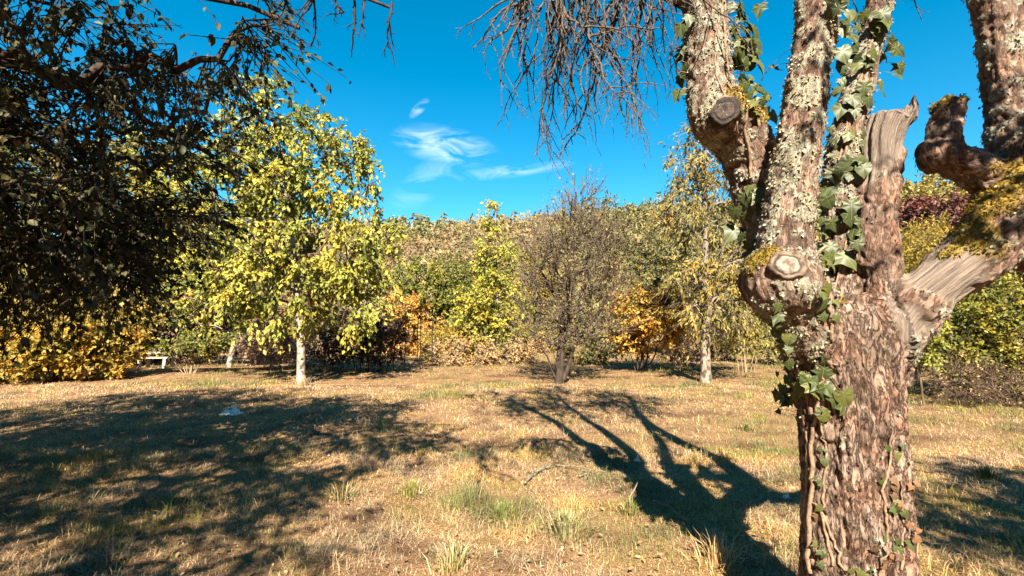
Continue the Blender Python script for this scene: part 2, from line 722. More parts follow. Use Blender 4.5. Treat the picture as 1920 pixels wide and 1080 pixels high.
def skeleton(trunk, targets, step, rng, up_pen=1.4, bow=.16, wob=.06):
    """grow branches from the trunk to each target; returns polylines as node chains"""
    pos = [np.array(p, float) for p in trunk]
    par = [-1] + list(range(len(trunk) - 1))
    order = np.argsort(np.linalg.norm(targets - np.mean(trunk, 0), axis=1))
    base = np.array(trunk[0])
    alld = [0.0]
    for i in range(1, len(trunk)):
        alld.append(alld[-1] + np.linalg.norm(pos[i] - pos[i - 1]))
    chains = [list(range(len(trunk)))]
    tips = []
    n0 = max(1, len(trunk) // 3)
    cap = len(pos) + int(sum(max(2, np.linalg.norm(T - base) / step + 2) for T in targets)) + 50
    A = np.zeros((cap, 3))
    Dl = np.zeros(cap)
    m0 = len(pos)
    A[:m0] = pos
    Dl[:m0] = alld
    cnt = m0
    for t in order:
        T = targets[t]
        v = T - A[:cnt]
        d = np.sqrt((v * v).sum(1))
        cost = d * (1 + up_pen * np.clip(-v[:, 2] / np.maximum(d, 1e-6) + .1, 0, 1)) + .22 * Dl[:cnt]
        cost[:n0] += 1e3
        j = int(np.argmin(cost))
        L = d[j]
        m = max(2, int(L / step) + 1)
        ss = np.linspace(0, 1, m + 1)[1:]
        side = rv(1, rng)[0] * wob * L
        sag = np.array([0, 0, bow * L])
        pts = A[j] + np.outer(ss, T - A[j]) + np.outer(np.sin(ss * math.pi), side + sag) + rng.normal(size=(m, 3)) * .02 * L
        if cnt + m > cap:
            A = np.vstack([A, np.zeros((cap, 3))])
            Dl = np.concatenate([Dl, np.zeros(cap)])
            cap *= 2
        seg = np.linalg.norm(np.diff(np.vstack([A[j], pts]), axis=0), axis=1)
        A[cnt:cnt + m] = pts
        Dl[cnt:cnt + m] = Dl[j] + np.cumsum(seg)
        ids = [j] + list(range(cnt, cnt + m))
        par.extend(ids[:-1])
        cnt += m
        chains.append(ids)
        tips.append(ids[-1])
    return A[:cnt], np.array(par), chains, tips


def radii(par, tip_r, expo=2.2):
    n = len(par)
    acc = np.zeros(n)
    kids = np.zeros(n, int)
    for i in range(n - 1, 0, -1):
        if kids[i] == 0:
            acc[i] = tip_r ** expo
        acc[par[i]] += acc[i]
        kids[par[i]] += 1
    return np.maximum(acc, tip_r ** expo) ** (1 / expo)


def plant(name, label, cat, trunk, r_trunk, blobs, n_cl, leaf_m, bark_m, leaf=.12, twigs=7, per=8, tw_len=.5,
          droop=.35, seed=1, tmpl=LEAF4, tip=.006, twig_r=.003, shell=2.0, bow=.16, up_pen=1.4, stems=None, group=None,
          tone=None, sz_var=.35, step=.35, leaf_frac=1.0, twig_geo=True, min_z=.05, flat=0.0, out_w=.5, wob=.06, twig_m=None, twig_seg=1, singles=0):
    """a woody plant: trunk, branches and a crown of single leaves"""
    rng = np.random.default_rng(seed)
    root = thing(name, label, cat, tuple(trunk[0]), group)
    T, O = sample_blobs(blobs, n_cl, rng, shell)
    T[:, 2] = np.maximum(T[:, 2], min_z + .1)
    tr = np.array(trunk, float)
    # finer trunk line
    tt = np.linspace(0, len(tr) - 1, max(len(tr) * 3, 6))
    trf = np.stack([np.interp(tt, np.arange(len(tr)), tr[:, i]) for i in range(3)], 1)
    A, par, chains, tips = skeleton(trf, T, step, rng, up_pen, bow, wob)
    r = radii(par, tip)
    k = r_trunk / r[0]
    rr = np.where(r > tip * 1.01, np.clip(r * k, tip, None), tip)
    f = np.linspace(1, 0, len(trf))
    rr[:len(trf)] = np.maximum(rr[:len(trf)], r_trunk * (.25 + .75 * f))
    tb = Buf()
    R0 = rr[:len(trf)].copy()
    R0[0] *= 1.35
    tb.tube(trf, R0, 9)
    tb.build('trunk', bark_m, root)
    bb = Buf()
    for c in chains[1:]:
        P = A[c]
        Rr = rr[c].copy()
        Rr[0] = min(Rr[0], Rr[1] * 1.25)
        bb.tube(P, Rr, 5 if Rr[0] > .02 else 4)
    if stems:
        for (s0, s1, sr) in stems:
            s0, s1 = np.array(s0), np.array(s1)
            ss = np.linspace(0, 1, 6)[:, None]
            P = s0 + (s1 - s0) * ss + rng.normal(size=(6, 3)) * .03 * np.linalg.norm(s1 - s0) * np.sin(ss * 3.14)
            sb_ = Buf()
            sb_.tube(P, np.linspace(sr, sr * .5, 6), 6)
            sb_.build('stem' if s0[2] < .4 else 'limb', bark_m, root)
    # leafy twigs
    tips = np.array(tips)
    P0 = np.repeat(A[tips], twigs, 0)
    order = np.argsort(np.linalg.norm(T - np.mean(trf, 0), axis=1))
    Oo = np.repeat(O[order], twigs, 0)
    n = len(P0)
    back = np.repeat(A[par[tips]], twigs, 0)
    P0 = P0 + (back - P0) * rng.random((n, 1)) * .9
    D = nrm(rv(n, rng) + Oo * out_w * 2 + [0, 0, .15 - droop * .5])
    D[:, 2] *= (1 - flat)
    Ln = tw_len * (.45 + .8 * rng.random(n))
    sag = np.array([0, 0, -1.0]) * (droop * .5 * Ln)[:, None]
    P1 = P0 + D * (Ln * .5)[:, None] + sag * .25
    P2 = P0 + D * Ln[:, None] + sag
    P1[:, 2] = np.maximum(P1[:, 2], min_z)
    P2[:, 2] = np.maximum(P2[:, 2], min_z)
    if twig_geo:
        bb.rods(P0, P1, P2, twig_r * 1.6, twig_r * .7, seg=twig_seg)
    bb.build('branches', twig_m or bark_m, root)['kind'] = 'stuff'
    # leaves
    nl = n * per
    t = (rng.random((n, per)) * .95 + .1).reshape(-1, 1)
    i = np.repeat(np.arange(n), per)
    LP = P0[i] * (1 - t) ** 2 + 2 * P1[i] * t * (1 - t) + P2[i] * t * t
    LD = nrm(D[i] * .5 + rv(nl, rng) * .8 + [0, 0, -droop])
    LN = nrm(rv(nl, rng) * .8 + [0, -.25, .8])
    S = leaf * (1 + sz_var * (rng.random(nl) * 2 - 1))
    cl = rng.random(n // twigs + 1)
    rn = np.clip(.7 * cl[i // twigs] + .3 * rng.random(nl) + (0 if tone is None else tone(LP)), 0, 1)
    keep = rng.random(nl) < leaf_frac
    keep &= LP[:, 2] > min_z
    if singles:
        # the leaves that show largest are pieces of their own
        rel = LP - CAM
        dep = rel[:, 1] * math.cos(TH) + rel[:, 2] * math.sin(TH)
        px = 960 + F * rel[:, 0] / np.maximum(dep, .1)
        py = 540 - F * (rel[:, 2] * math.cos(TH) - rel[:, 1] * math.sin(TH)) / np.maximum(dep, .1)
        seen = keep & (dep > 1) & (px > 8) & (px < 1912) & (py > 8) & (py < 1072)
        ids = np.where(seen)[0]
        ids = ids[np.argsort(-(S[ids] / dep[ids]))][:singles]
        keep[ids] = False
        meshes = []
        for c in range(4):
            me = mesh_np('leaf', LEAF6[0], LEAF6[1], {'rnd': np.full(len(LEAF6[0]), .12 + .25 * c)})
            me.materials.append(leaf_m)
            meshes.append(me)
        inv = Matrix.Translation(-Vector(root.location))
        for i_ in ids:
            d = nrm(LD[i_])
            y = nrm(np.cross(LN[i_], d))
            z = np.cross(d, y)
            p = LP[i_]
            o = bpy.data.objects.new('leaf', meshes[min(3, int(rn[i_] * 4))])
            COL.objects.link(o)
            o.parent = root
            o.matrix_local = inv @ Matrix(((d[0], y[0], z[0], p[0]), (d[1], y[1], z[1], p[1]), (d[2], y[2], z[2], p[2]), (0, 0, 0, 1))) @ Matrix.Scale(S[i_], 4)
    v, fs, at = scatter(LP[keep], LD[keep], LN[keep], S[keep], tmpl, rn[keep])
    co_ = obj('crown', mesh_np('crown', v, fs, at), leaf_m, root)
    if singles:
        co_['kind'] = 'stuff'
    return root


def base(px, Y):
    x = gx(px, Y)
    return np.array([x, Y, g1(x, Y) - .04])


def tpath(px0, Y, *pts):
    """trunk line: base on the ground, then points given in the photograph at the same distance"""
    return [base(px0, Y)] + [wp(p[0], p[1], Y + (p[2] if len(p) > 2 else 0)) for p in pts]


LM = {}
LM['walnut'] = leaf_mat('yellow_green_leaves', [(.15, .165, .028), (.25, .255, .042), (.34, .325, .058), (.38, .325, .075)], .3)
LM['cherry'] = leaf_mat('olive_gold_leaves', [(.13, .12, .03), (.22, .185, .045), (.30, .23, .06), (.34, .23, .05)], .3)
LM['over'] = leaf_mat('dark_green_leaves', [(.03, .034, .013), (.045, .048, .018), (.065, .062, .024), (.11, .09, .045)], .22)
LM['orange'] = leaf_mat('orange_leaves', [(.38, .26, .045), (.44, .28, .05), (.46, .25, .06), (.47, .27, .13)], .3)
LM['amber'] = leaf_mat('amber_leaves', [(.17, .145, .03), (.28, .21, .038), (.36, .24, .04), (.38, .205, .04)], .3)
LM['lime'] = leaf_mat('lime_yellow_leaves', [(.25, .24, .035), (.34, .32, .05), (.40, .35, .07)], .35)
LM['green'] = leaf_mat('green_leaves', [(.08, .10, .022), (.13, .145, .03), (.19, .185, .04), (.25, .22, .05)], .28)
LM['olive'] = leaf_mat('olive_leaves', [(.07, .072, .026), (.12, .112, .038), (.17, .148, .055), (.21, .17, .07)], .22)
LM['brown'] = leaf_mat('brown_green_leaves', [(.085, .072, .032), (.14, .115, .05), (.19, .16, .055), (.21, .19, .06)], .2)
LM['dark'] = leaf_mat('purple_green_leaves', [(.04, .02, .018), (.065, .03, .026), (.075, .05, .028), (.10, .08, .035)], .15)
LM['pink'] = leaf_mat('pinkish_dry_leaves', [(.26, .16, .12), (.34, .22, .17), (.38, .27, .20), (.3, .2, .12)], .2)
LM['dry'] = leaf_mat('dry_tan_leaves', [(.24, .15, .07), (.34, .21, .10), (.36, .26, .13), (.3, .17, .09)], .2)
LM['maroon'] = leaf_mat('maroon_leaves', [(.06, .022, .022), (.10, .036, .034), (.14, .055, .045), (.16, .09, .06)], .2)
LM['yellow'] = leaf_mat('yellow_feathery_leaves', [(.26, .20, .03), (.34, .26, .04), (.40, .31, .06)], .35)
LM['red'] = leaf_mat('rust_red_leaves', [(.20, .06, .04), (.28, .10, .05), (.24, .15, .08)], .25)

# ---- the walnut-like tree left of the middle
plant('leafy_tree', 'broad yellow-green tree with short white trunk on the lawn beside the arch', 'tree',
      tpath(568, 13.3, (565, 650), (560, 560), (548, 450), (530, 330), (510, 230)), .115,
      blobs_px(13.3, [(505, 235, 75, 85), (560, 300, 130, 110), (640, 310, 75, 80), (590, 430, 150, 110), (690, 470, 62, 90), (470, 330, 120, 100),
                      (420, 300, 85, 60), (450, 440, 110, 110), (520, 540, 150, 80), (660, 560, 90, 60), (400, 540, 80, 60), (430, 590, 60, 35), (700, 320, 25, 22)]),
      430, LM['walnut'], M['bark_pale'], leaf=.125, twigs=9, per=10, tw_len=.55, droop=.8, seed=11, tmpl=LEAF4, tip=.008, twig_r=.0045, leaf_frac=.88, shell=2.4, singles=300,
      twig_m=M['bark_brown'])

# ---- slender gold-olive tree between the orange bush and the old pollard
plant('slender_tree', 'slender olive-gold tree with lichened trunk just left of the old pollarded tree', 'tree',
      tpath(1320, 13.3, (1322, 640), (1326, 560), (1322, 450), (1322, 330), (1322, 250)), .14,
      blobs_px(13.3, [(1318, 280, 50, 60), (1330, 380, 82, 70), (1338, 480, 85, 60), (1278, 400, 28, 60), (1370, 440, 75, 80), (1340, 550, 100, 60),
                      (1395, 560, 60, 55), (1275, 300, 30, 32), (1385, 330, 40, 50)]),
      300, LM['cherry'], M['bark_lichen'], leaf=.14, twigs=6, per=7, tw_len=.6, droop=.9, seed=12, tmpl=NARROW4, tip=.007, twig_r=.004, leaf_frac=.75, shell=2.2,
      twig_m=M['bark_grey'])

# ---- dark, thin-leaved tree in the middle
cb = base(1048, 13.3)
plant('bushy_tree', 'dark thin-leaved low tree with forked stem in the middle of the lawn', 'tree',
      tpath(1048, 13.3, (1050, 680), (1054, 640), (1062, 560), (1075, 460), (1080, 360)), .12,
      blobs_px(13.3, [(1085, 390, 40, 50), (1075, 460, 85, 80), (1130, 480, 55, 70), (1045, 560, 75, 75), (1125, 570, 65, 60), (1018, 490, 40, 65), (1090, 625, 75, 35),
                      (1000, 610, 40, 40)]),
      330, LM['brown'], M['bark_dark'], leaf=.07, twigs=8, per=5, tw_len=.62, droop=-.55, seed=13, tmpl=LEAF4, tip=.006, twig_r=.0045, leaf_frac=.55, shell=1.6, bow=-.06,
      up_pen=2.6, twig_seg=2, stems=[(cb, wp(1082, 640, 13.3), .075), (wp(1082, 640, 13.3), wp(1180, 500, 13.6), .05), (cb, wp(1010, 640, 13.2), .03), (cb, wp(1036, 650, 13.0), .022),
                         (wp(1078, 430, 13.3), wp(1078, 328, 13.3), .014), (wp(1058, 600, 13.3), wp(975, 440, 13.1), .035), (wp(1058, 610, 13.3), wp(1025, 385, 13.4), .03), (wp(1082, 640, 13.3), wp(1120, 430, 13.0), .04),
                         (wp(1082, 645, 13.2), wp(1215, 600, 13.0), .028)],
      twig_m=bark_mat('purple_grey_twigs', (.05, .036, .028), (.20, .15, .115), 20))

# ---- orange round shrub
ob = base(1202, 16.2)
plant('orange_shrub', 'round bright orange shrub on dark stems between the dark low tree and slender tree', 'shrub',
      tpath(1202, 16.2, (1205, 650), (1208, 600)), .06,
      blobs_px(16.2, [(1212, 600, 62, 52), (1190, 585, 45, 38), (1240, 585, 38, 40), (1180, 625, 35, 28)]),
      210, LM['orange'], M['bark_dark'], leaf=.115, twigs=7, per=9, tw_len=.42, droop=.1, seed=14, tip=.006, twig_r=.004, up_pen=2.0, bow=0,
      stems=[(base(1195, 16.2), wp(1185, 600, 16.2), .03), (base(1203, 16.3), wp(1225, 600, 16.4), .035), (base(1213, 16.2), wp(1245, 610, 16.2), .03), (base(1190, 16.3), wp(1165, 620, 16.2), .02)])

# ---- thin many-stemmed sapling
sb = [base(p, 16) for p in (1382, 1390, 1396, 1404, 1410)]
plant('thin_shrub', 'thin many-stemmed yellow-green shrub right of the slender tree trunk', 'shrub',
      tpath(1395, 16, (1394, 640), (1392, 580)), .03,
      blobs_px(16, [(1390, 600, 50, 45), (1420, 620, 35, 35), (1360, 610, 35, 35)]),
      60, LM['lime'], M['straw_stem'], leaf=.11, twigs=5, per=6, tw_len=.45, droop=.3, seed=15, tip=.005, leaf_frac=.75, up_pen=2.5, bow=0,
      stems=[(sb[0], wp(1360, 590, 16), .018), (sb[1], wp(1385, 570, 16), .018), (sb[2], wp(1400, 575, 16.2), .018), (sb[3], wp(1425, 600, 16), .016), (sb[4], wp(1440, 620, 15.8), .014)])

# ---- lime-yellow slim tree behind
plant('slim_tree', 'slim lime-yellow tree with feathery top left of the dark low tree', 'tree',
      tpath(945, 20, (938, 620), (930, 540), (928, 460), (930, 385)), .09,
      blobs_px(20, [(930, 405, 14, 40), (930, 480, 36, 60), (925, 560, 62, 50), (915, 620, 48, 36), (900, 590, 40, 35), (960, 600, 45, 40)]),
      230, LM['lime'], M['bark_grey'], leaf=.15, twigs=6, per=8, tw_len=.5, droop=.3, seed=16, tip=.007, leaf_frac=.8, shell=1.7)

# ---- dark shrub left of the arch
plant('dark_shrub', 'dark purple-green shrub standing right next to the metal arch', 'shrub',
      tpath(690, 16.5, (692, 650), (695, 610)), .05,
      blobs_px(16.5, [(680, 640, 70, 40), (725, 635, 38, 42), (640, 640, 45, 36), (690, 610, 60, 30)]),
      150, LM['dark'], M['bark_dark'], leaf=.10, twigs=7, per=8, tw_len=.4, droop=.1, seed=17, up_pen=2, bow=0,
      stems=[(base(p, 16.5), wp(p + d, 630, 16.5), .022) for p, d in ((670, -20), (680, -5), (700, 20), (712, 30), (725, 15), (737, 5))])

# ---- shrubs on the left edge
plant('amber_bush', 'large amber and orange bush at the left edge of the lawn', 'bush',
      tpath(110, 14, (110, 660), (110, 620)), .06,
      blobs_px(14, [(40, 668, 90, 45, -.6), (120, 645, 95, 52), (190, 650, 70, 48, .4), (90, 625, 70, 40, .5), (225, 640, 35, 40, .8), (-60, 660, 80, 60, -.8)]),
      330, LM['amber'], M['bark_brown'], leaf=.13, twigs=7, per=8, tw_len=.42, droop=.15, seed=18, up_pen=2, bow=0, min_z=.03)
plant('golden_bush', 'tall gold-green bush rising behind the large amber bush', 'bush',
      tpath(170, 18, (170, 620), (170, 570)), .06,
      blobs_px(18, [(130, 570, 80, 45), (210, 575, 70, 40), (60, 570, 70, 50), (290, 580, 50, 35), (180, 600, 110, 40)]),
      260, LM['cherry'], M['bark_brown'], leaf=.15, twigs=6, per=8, tw_len=.5, droop=.2, seed=19, up_pen=2, bow=0)
plant('feathery_shrub', 'low feathery green shrub with bare pale stems beside the white bench', 'shrub',
      tpath(362, 15.6, (362, 670), (362, 645)), .03,
      blobs_px(15.6, [(340, 645, 38, 17), (390, 640, 42, 22), (365, 648, 50, 18)]),
      70, LM['green'], M['straw_stem'], leaf=.09, twigs=6, per=9, tw_len=.35, droop=.1, seed=20, up_pen=2.5, bow=0, flat=.4,
      stems=[(base(362 + d * .2, 15.6), wp(362 + d, 650, 15.6 + .1 * k), .016) for k, d in enumerate((-55, -38, -24, -8, 6, 22, 34))])
plant('pink_shrub', 'dry pinkish twiggy shrub behind the white trunked tree', 'shrub',
      tpath(510, 17, (510, 660), (512, 640)), .035,
      blobs_px(17, [(510, 645, 52, 32), (475, 650, 28, 22), (545, 650, 30, 30), (520, 625, 36, 18)]),
      130, LM['pink'], M['straw_stem'], leaf=.075, twigs=8, per=8, tw_len=.4, droop=0, seed=22, up_pen=2.2, bow=0)
plant('white_stemmed_tree', 'green tree with leaning white stem between the bench and the pink shrub', 'tree',
      tpath(432, 17.6, (438, 650), (446, 610), (440, 540), (430, 460)), .10,
      blobs_px(17.6, [(420, 440, 80, 70), (380, 530, 70, 55), (450, 530, 80, 60), (360, 420, 70, 60), (400, 590, 70, 25)]),
      240, LM['green'], M['bark_pale'], leaf=.15, twigs=6, per=8, tw_len=.55, droop=.4, seed=23, tip=.008)
plant('rust_shrub', 'rust-red shrub showing behind the leaning white stem', 'shrub',
      tpath(395, 21, (395, 620), (395, 580)), .04,
      blobs_px(21, [(390, 575, 50, 30), (430, 590, 40, 28), (330, 590, 40, 28), (480, 590, 40, 30)]),
      120, LM['red'], M['bark_brown'], leaf=.14, twigs=6, per=8, tw_len=.5, droop=.2, seed=24, up_pen=2, bow=0)
# big trees far left
for k, (px, Y, lst, lm, lab, sd) in enumerate([
    (60, 27, [(60, 400, 110, 110), (20, 300, 90, 80), (110, 480, 110, 70), (-60, 420, 100, 120)], 'green', 'tall green tree farthest left, behind the overhanging dark boughs', 31),
    (210, 29, [(210, 400, 100, 90), (250, 330, 70, 70), (160, 320, 70, 60), (230, 490, 120, 60)], 'cherry', 'tall gold-green tree behind the overhanging boughs, above the golden bush', 32),
    (330, 31, [(320, 390, 80, 70), (350, 470, 90, 70), (300, 300, 55, 60), (290, 500, 90, 50)], 'walnut', 'tall yellowing tree behind the broad yellow-green tree, left side', 33),
]):
    plant('background_tree', lab, 'tree', tpath(px, Y, (px, 560), (px, 480), (px + 10, 380)), .22, blobs_px(Y, lst), 260, LM[lm], M['bark_brown'],
          leaf=.30, twigs=6, per=8, tw_len=.9, droop=.3, seed=sd, tip=.012, twig_r=.008, step=.7, leaf_frac=.8, twig_geo=False, group='tall trees behind the garden')

# ---- behind the arch and the middle
plant('gold_shrub', 'golden yellow shrub directly behind the metal arch', 'shrub',
      tpath(775, 25, (775, 650), (772, 600)), .05,
      blobs_px(25, [(765, 590, 36, 40), (795, 615, 36, 42), (755, 570, 26, 26), (775, 640, 45, 30)]),
      150, LM['orange'], M['bark_brown'], leaf=.15, twigs=7, per=9, tw_len=.55, droop=.15, seed=41, up_pen=2, bow=0,
      tone=lambda P: -.0 * P[:, 0] + .12)
for k, (px, Y, lst, lm, lab, sd, lf) in enumerate([
    (820, 26, [(815, 540, 62, 50), (860, 570, 55, 45), (780, 525, 45, 42), (840, 615, 60, 40), (890, 545, 40, 42)], 'green', 'dense green tree rising behind the metal arch', 42, .2),
    (890, 31, [(880, 515, 50, 36), (845, 500, 40, 30), (935, 520, 50, 40), (900, 575, 80, 50)], 'olive', 'olive tree standing behind the slim lime-yellow tree', 43, .2),
    (1010, 29, [(1000, 520, 45, 60), (1020, 590, 60, 60), (980, 600, 50, 50)], 'cherry', 'golden olive tree showing through behind the dark low tree', 44, .2),
    (1150, 33, [(1140, 430, 70, 65), (1200, 450, 70, 75), (1170, 530, 90, 80), (1100, 440, 50, 60)], 'olive', 'large dull olive tree behind the orange shrub', 45, .2),
    (1260, 27, [(1250, 520, 60, 60), (1290, 580, 60, 60), (1220, 560, 50, 60)], 'olive', 'dark olive tree behind the slender gold tree', 46, .2),
    (1420, 26, [(1400, 560, 60, 60), (1450, 540, 60, 70), (1440, 620, 60, 40)], 'green', 'green tree seen left of the pollarded trunk behind the thin shrub', 47, .2),
]):
    plant('background_tree', lab, 'tree', tpath(px, Y, (px, 620), (px, 560), (px + 5, 500)), .16, blobs_px(Y, lst), 250, LM[lm], M['bark_brown'],
          leaf=lf * .75, twigs=6, per=12, tw_len=.7, droop=.3, seed=sd, tip=.01, twig_r=.006, step=.6, twig_geo=False, group='trees behind the garden shrubs', out_w=.4)

for k, (px, Y, lst, lm, lab, sd, lf, ncl) in enumerate([
    (860, 18.8, [(840, 665, 36, 20), (880, 662, 40, 22), (920, 668, 36, 18)], 'dry', 'low dry tan shrub right of the metal arch', 51, .09, 80),
    (975, 19.5, [(960, 660, 40, 24), (1000, 655, 36, 24)], 'dry', 'low straw-brown shrub behind the dark low tree', 52, .09, 60),
    (835, 20.5, [(820, 645, 40, 26), (870, 640, 42, 24), (850, 630, 40, 20)], 'amber', 'low amber shrub behind the dry tan shrub', 53, .11, 80),
    (1105, 20, [(1090, 650, 40, 28), (1130, 645, 36, 32)], 'olive', 'dark olive shrub just left of the orange shrub', 54, .12, 70),
    (1265, 18.5, [(1262, 655, 28, 18), (1290, 650, 26, 22)], 'dry', 'small dry shrub at the foot of the orange shrub', 55, .08, 50),
    (1300, 21, [(1300, 640, 45, 35), (1350, 640, 45, 35)], 'dark', 'dark shrub behind the slender tree trunk', 56, .12, 80),
    (1450, 19.5, [(1440, 640, 50, 35), (1490, 635, 40, 40)], 'olive', 'dark olive shrub close behind the pollarded trunk', 57, .12, 80),
    (610, 19, [(600, 640, 45, 40), (560, 645, 40, 36)], 'dry', 'dry brownish shrub behind the white trunk', 58, .09, 80),
    (275, 19.5, [(280, 650, 40, 30), (320, 640, 50, 36), (390, 645, 60, 32), (450, 650, 40, 30)], 'dark', 'dark shrub behind the white bench', 59, .13, 120),
    (1700, 22, [(1640, 630, 70, 50), (1720, 630, 70, 50), (1800, 630, 80, 60)], 'dark', 'dark undergrowth bush behind the right hand bush', 60, .14, 90),
]):
    plant('low_shrub', lab, 'shrub', tpath(px, Y, (px, 665), (px, 645)), .03, blobs_px(Y, lst), ncl, LM[lm], M['straw_stem'] if lm == 'dry' else M['bark_brown'],
          leaf=lf, twigs=7, per=8, tw_len=.4, droop=.05, seed=sd, up_pen=2, bow=0, twig_geo=lm == 'dry', group='low shrubs along the back of the lawn')

# ---- right side
plant('green_bush', 'big yellow-green bush with bare twiggy skirt at the right edge', 'bush',
      tpath(1850, 10.2, (1850, 680), (1850, 620)), .05,
      blobs_px(10.2, [(1790, 620, 75, 55), (1860, 600, 90, 60), (1940, 620, 90, 80), (1760, 650, 50, 35), (1900, 560, 80, 35), (1830, 680, 110, 40)]),
      330, leaf_mat('bush_leaves', [(.07, .09, .018), (.13, .14, .025), (.20, .19, .03), (.26, .23, .04)], .3), M['bark_brown'],
      leaf=.085, twigs=8, per=8, tw_len=.38, droop=.15, seed=61, up_pen=2, bow=0, leaf_frac=.9)
plant('lime_shrub', 'small bright lime shrub tight against the right side of the pollarded trunk', 'shrub',
      tpath(1722, 9.3, (1722, 680), (1722, 640)), .02,
      blobs_px(9.3, [(1722, 640, 22, 40), (1740, 610, 20, 25)]), 40, LM['lime'], M['bark_brown'], leaf=.07, twigs=6, per=8, tw_len=.25, droop=.2, seed=62, up_pen=2, bow=0)
plant('twiggy_bush', 'leafless brown twiggy bush under the big yellow-green bush', 'bush',
      tpath(1860, 9.4, (1860, 720), (1860, 700)), .03,
      blobs_px(9.4, [(1860, 725, 90, 30), (1930, 740, 70, 35), (1790, 710, 60, 18)]), 120, LM['dry'], M['bark_brown'], leaf=.045, twigs=9, per=3, tw_len=.5, droop=.1, seed=63,
      up_pen=1.5, bow=.1, leaf_frac=.3)
plant('yellow_shrub', 'feathery golden yellow shrub seen between the forks of the old tree', 'shrub',
      tpath(1710, 13, (1710, 600), (1705, 530)), .05,
      blobs_px(13, [(1700, 490, 55, 45), (1740, 460, 45, 40), (1680, 530, 50, 45), (1790, 530, 60, 40)]),
      200, LM['yellow'], M['straw_stem'], leaf=.09, twigs=8, per=12, tw_len=.55, droop=-.2, seed=64, tmpl=NARROW4, up_pen=2, bow=0)
plant('maroon_tree', 'maroon-leaved small tree above the golden yellow shrub', 'tree',
      tpath(1745, 18, (1745, 560), (1742, 470)), .09,
      blobs_px(18, [(1700, 410, 50, 32), (1760, 405, 55, 34), (1810, 415, 45, 34), (1740, 440, 80, 26)]),
      180, LM['maroon'], M['bark_dark'], leaf=.13, twigs=7, per=8, tw_len=.5, droop=.1, seed=65)
for (px, Y, lst, lm, lab, sd) in [
    (1760, 34, [(1720, 370, 60, 40), (1780, 360, 60, 40), (1860, 380, 70, 60), (1650, 390, 60, 50)], 'cherry', 'yellow-green tree filling the view above the maroon tree', 66),
    (1960, 24, [(1900, 500, 80, 70), (1980, 450, 90, 90), (1860, 470, 60, 60)], 'green', 'green tree behind the right limb of the old tree', 67),
    (1570, 30, [(1500, 450, 60, 70), (1560, 480, 70, 70), (1620, 470, 60, 70), (1540, 560, 90, 60)], 'olive', 'olive tree directly behind the forked limbs', 68),
]:
    plant('background_tree', lab, 'tree', tpath(px, Y, (px, 620), (px, 540), (px + 5, 440)), .2, blobs_px(Y, lst), 230, LM[lm], M['bark_brown'],
          leaf=.24, twigs=6, per=8, tw_len=.8, droop=.3, seed=sd, tip=.01, twig_r=.006, step=.6, twig_geo=False, group='trees beyond the right hand bushes')

# ---------------------------------------------------------------- dark tree overhanging on the left
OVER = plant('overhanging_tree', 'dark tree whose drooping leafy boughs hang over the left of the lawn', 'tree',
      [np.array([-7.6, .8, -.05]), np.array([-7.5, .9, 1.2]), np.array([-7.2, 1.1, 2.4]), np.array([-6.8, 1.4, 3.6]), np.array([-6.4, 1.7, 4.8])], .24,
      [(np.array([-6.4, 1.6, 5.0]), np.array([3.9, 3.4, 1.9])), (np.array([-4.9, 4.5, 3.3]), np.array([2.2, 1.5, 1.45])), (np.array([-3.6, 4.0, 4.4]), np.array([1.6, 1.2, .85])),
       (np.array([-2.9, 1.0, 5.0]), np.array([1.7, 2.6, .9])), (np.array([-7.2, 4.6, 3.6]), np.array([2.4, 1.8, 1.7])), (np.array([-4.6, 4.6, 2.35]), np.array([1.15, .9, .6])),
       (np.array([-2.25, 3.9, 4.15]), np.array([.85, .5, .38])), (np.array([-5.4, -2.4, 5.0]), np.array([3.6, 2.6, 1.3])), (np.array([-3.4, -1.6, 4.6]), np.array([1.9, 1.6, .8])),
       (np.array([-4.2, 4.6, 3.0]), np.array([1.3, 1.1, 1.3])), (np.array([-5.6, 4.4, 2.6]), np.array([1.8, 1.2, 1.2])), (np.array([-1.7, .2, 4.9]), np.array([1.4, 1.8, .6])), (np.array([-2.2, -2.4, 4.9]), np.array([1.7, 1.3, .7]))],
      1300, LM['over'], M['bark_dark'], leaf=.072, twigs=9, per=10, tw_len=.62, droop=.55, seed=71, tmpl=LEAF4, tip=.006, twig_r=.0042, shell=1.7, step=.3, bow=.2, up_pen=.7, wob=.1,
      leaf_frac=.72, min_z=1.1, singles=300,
      stems=[((-7.1, 1.2, 3.3), (-5.2, 4.0, 4.3), .085), ((-5.2, 4.0, 4.3), (-3.0, 4.5, 3.3), .045), ((-6.9, 1.3, 3.6), (-4.0, 3.6, 4.9), .075), ((-4.0, 3.6, 4.9), (-1.9, 4.0, 4.25), .036),
             ((-7.2, 1.1, 2.6), (-5.6, 4.2, 3.2), .08), ((-5.6, 4.2, 3.2), (-3.6, 4.7, 2.2), .04), ((-5.4, 4.1, 4.1), (-3.9, 4.8, 2.8), .03), ((-6.6, 3.0, 3.4), (-4.4, 5.0, 2.1), .04)])

# ---------------------------------------------------------------- the old pollarded tree


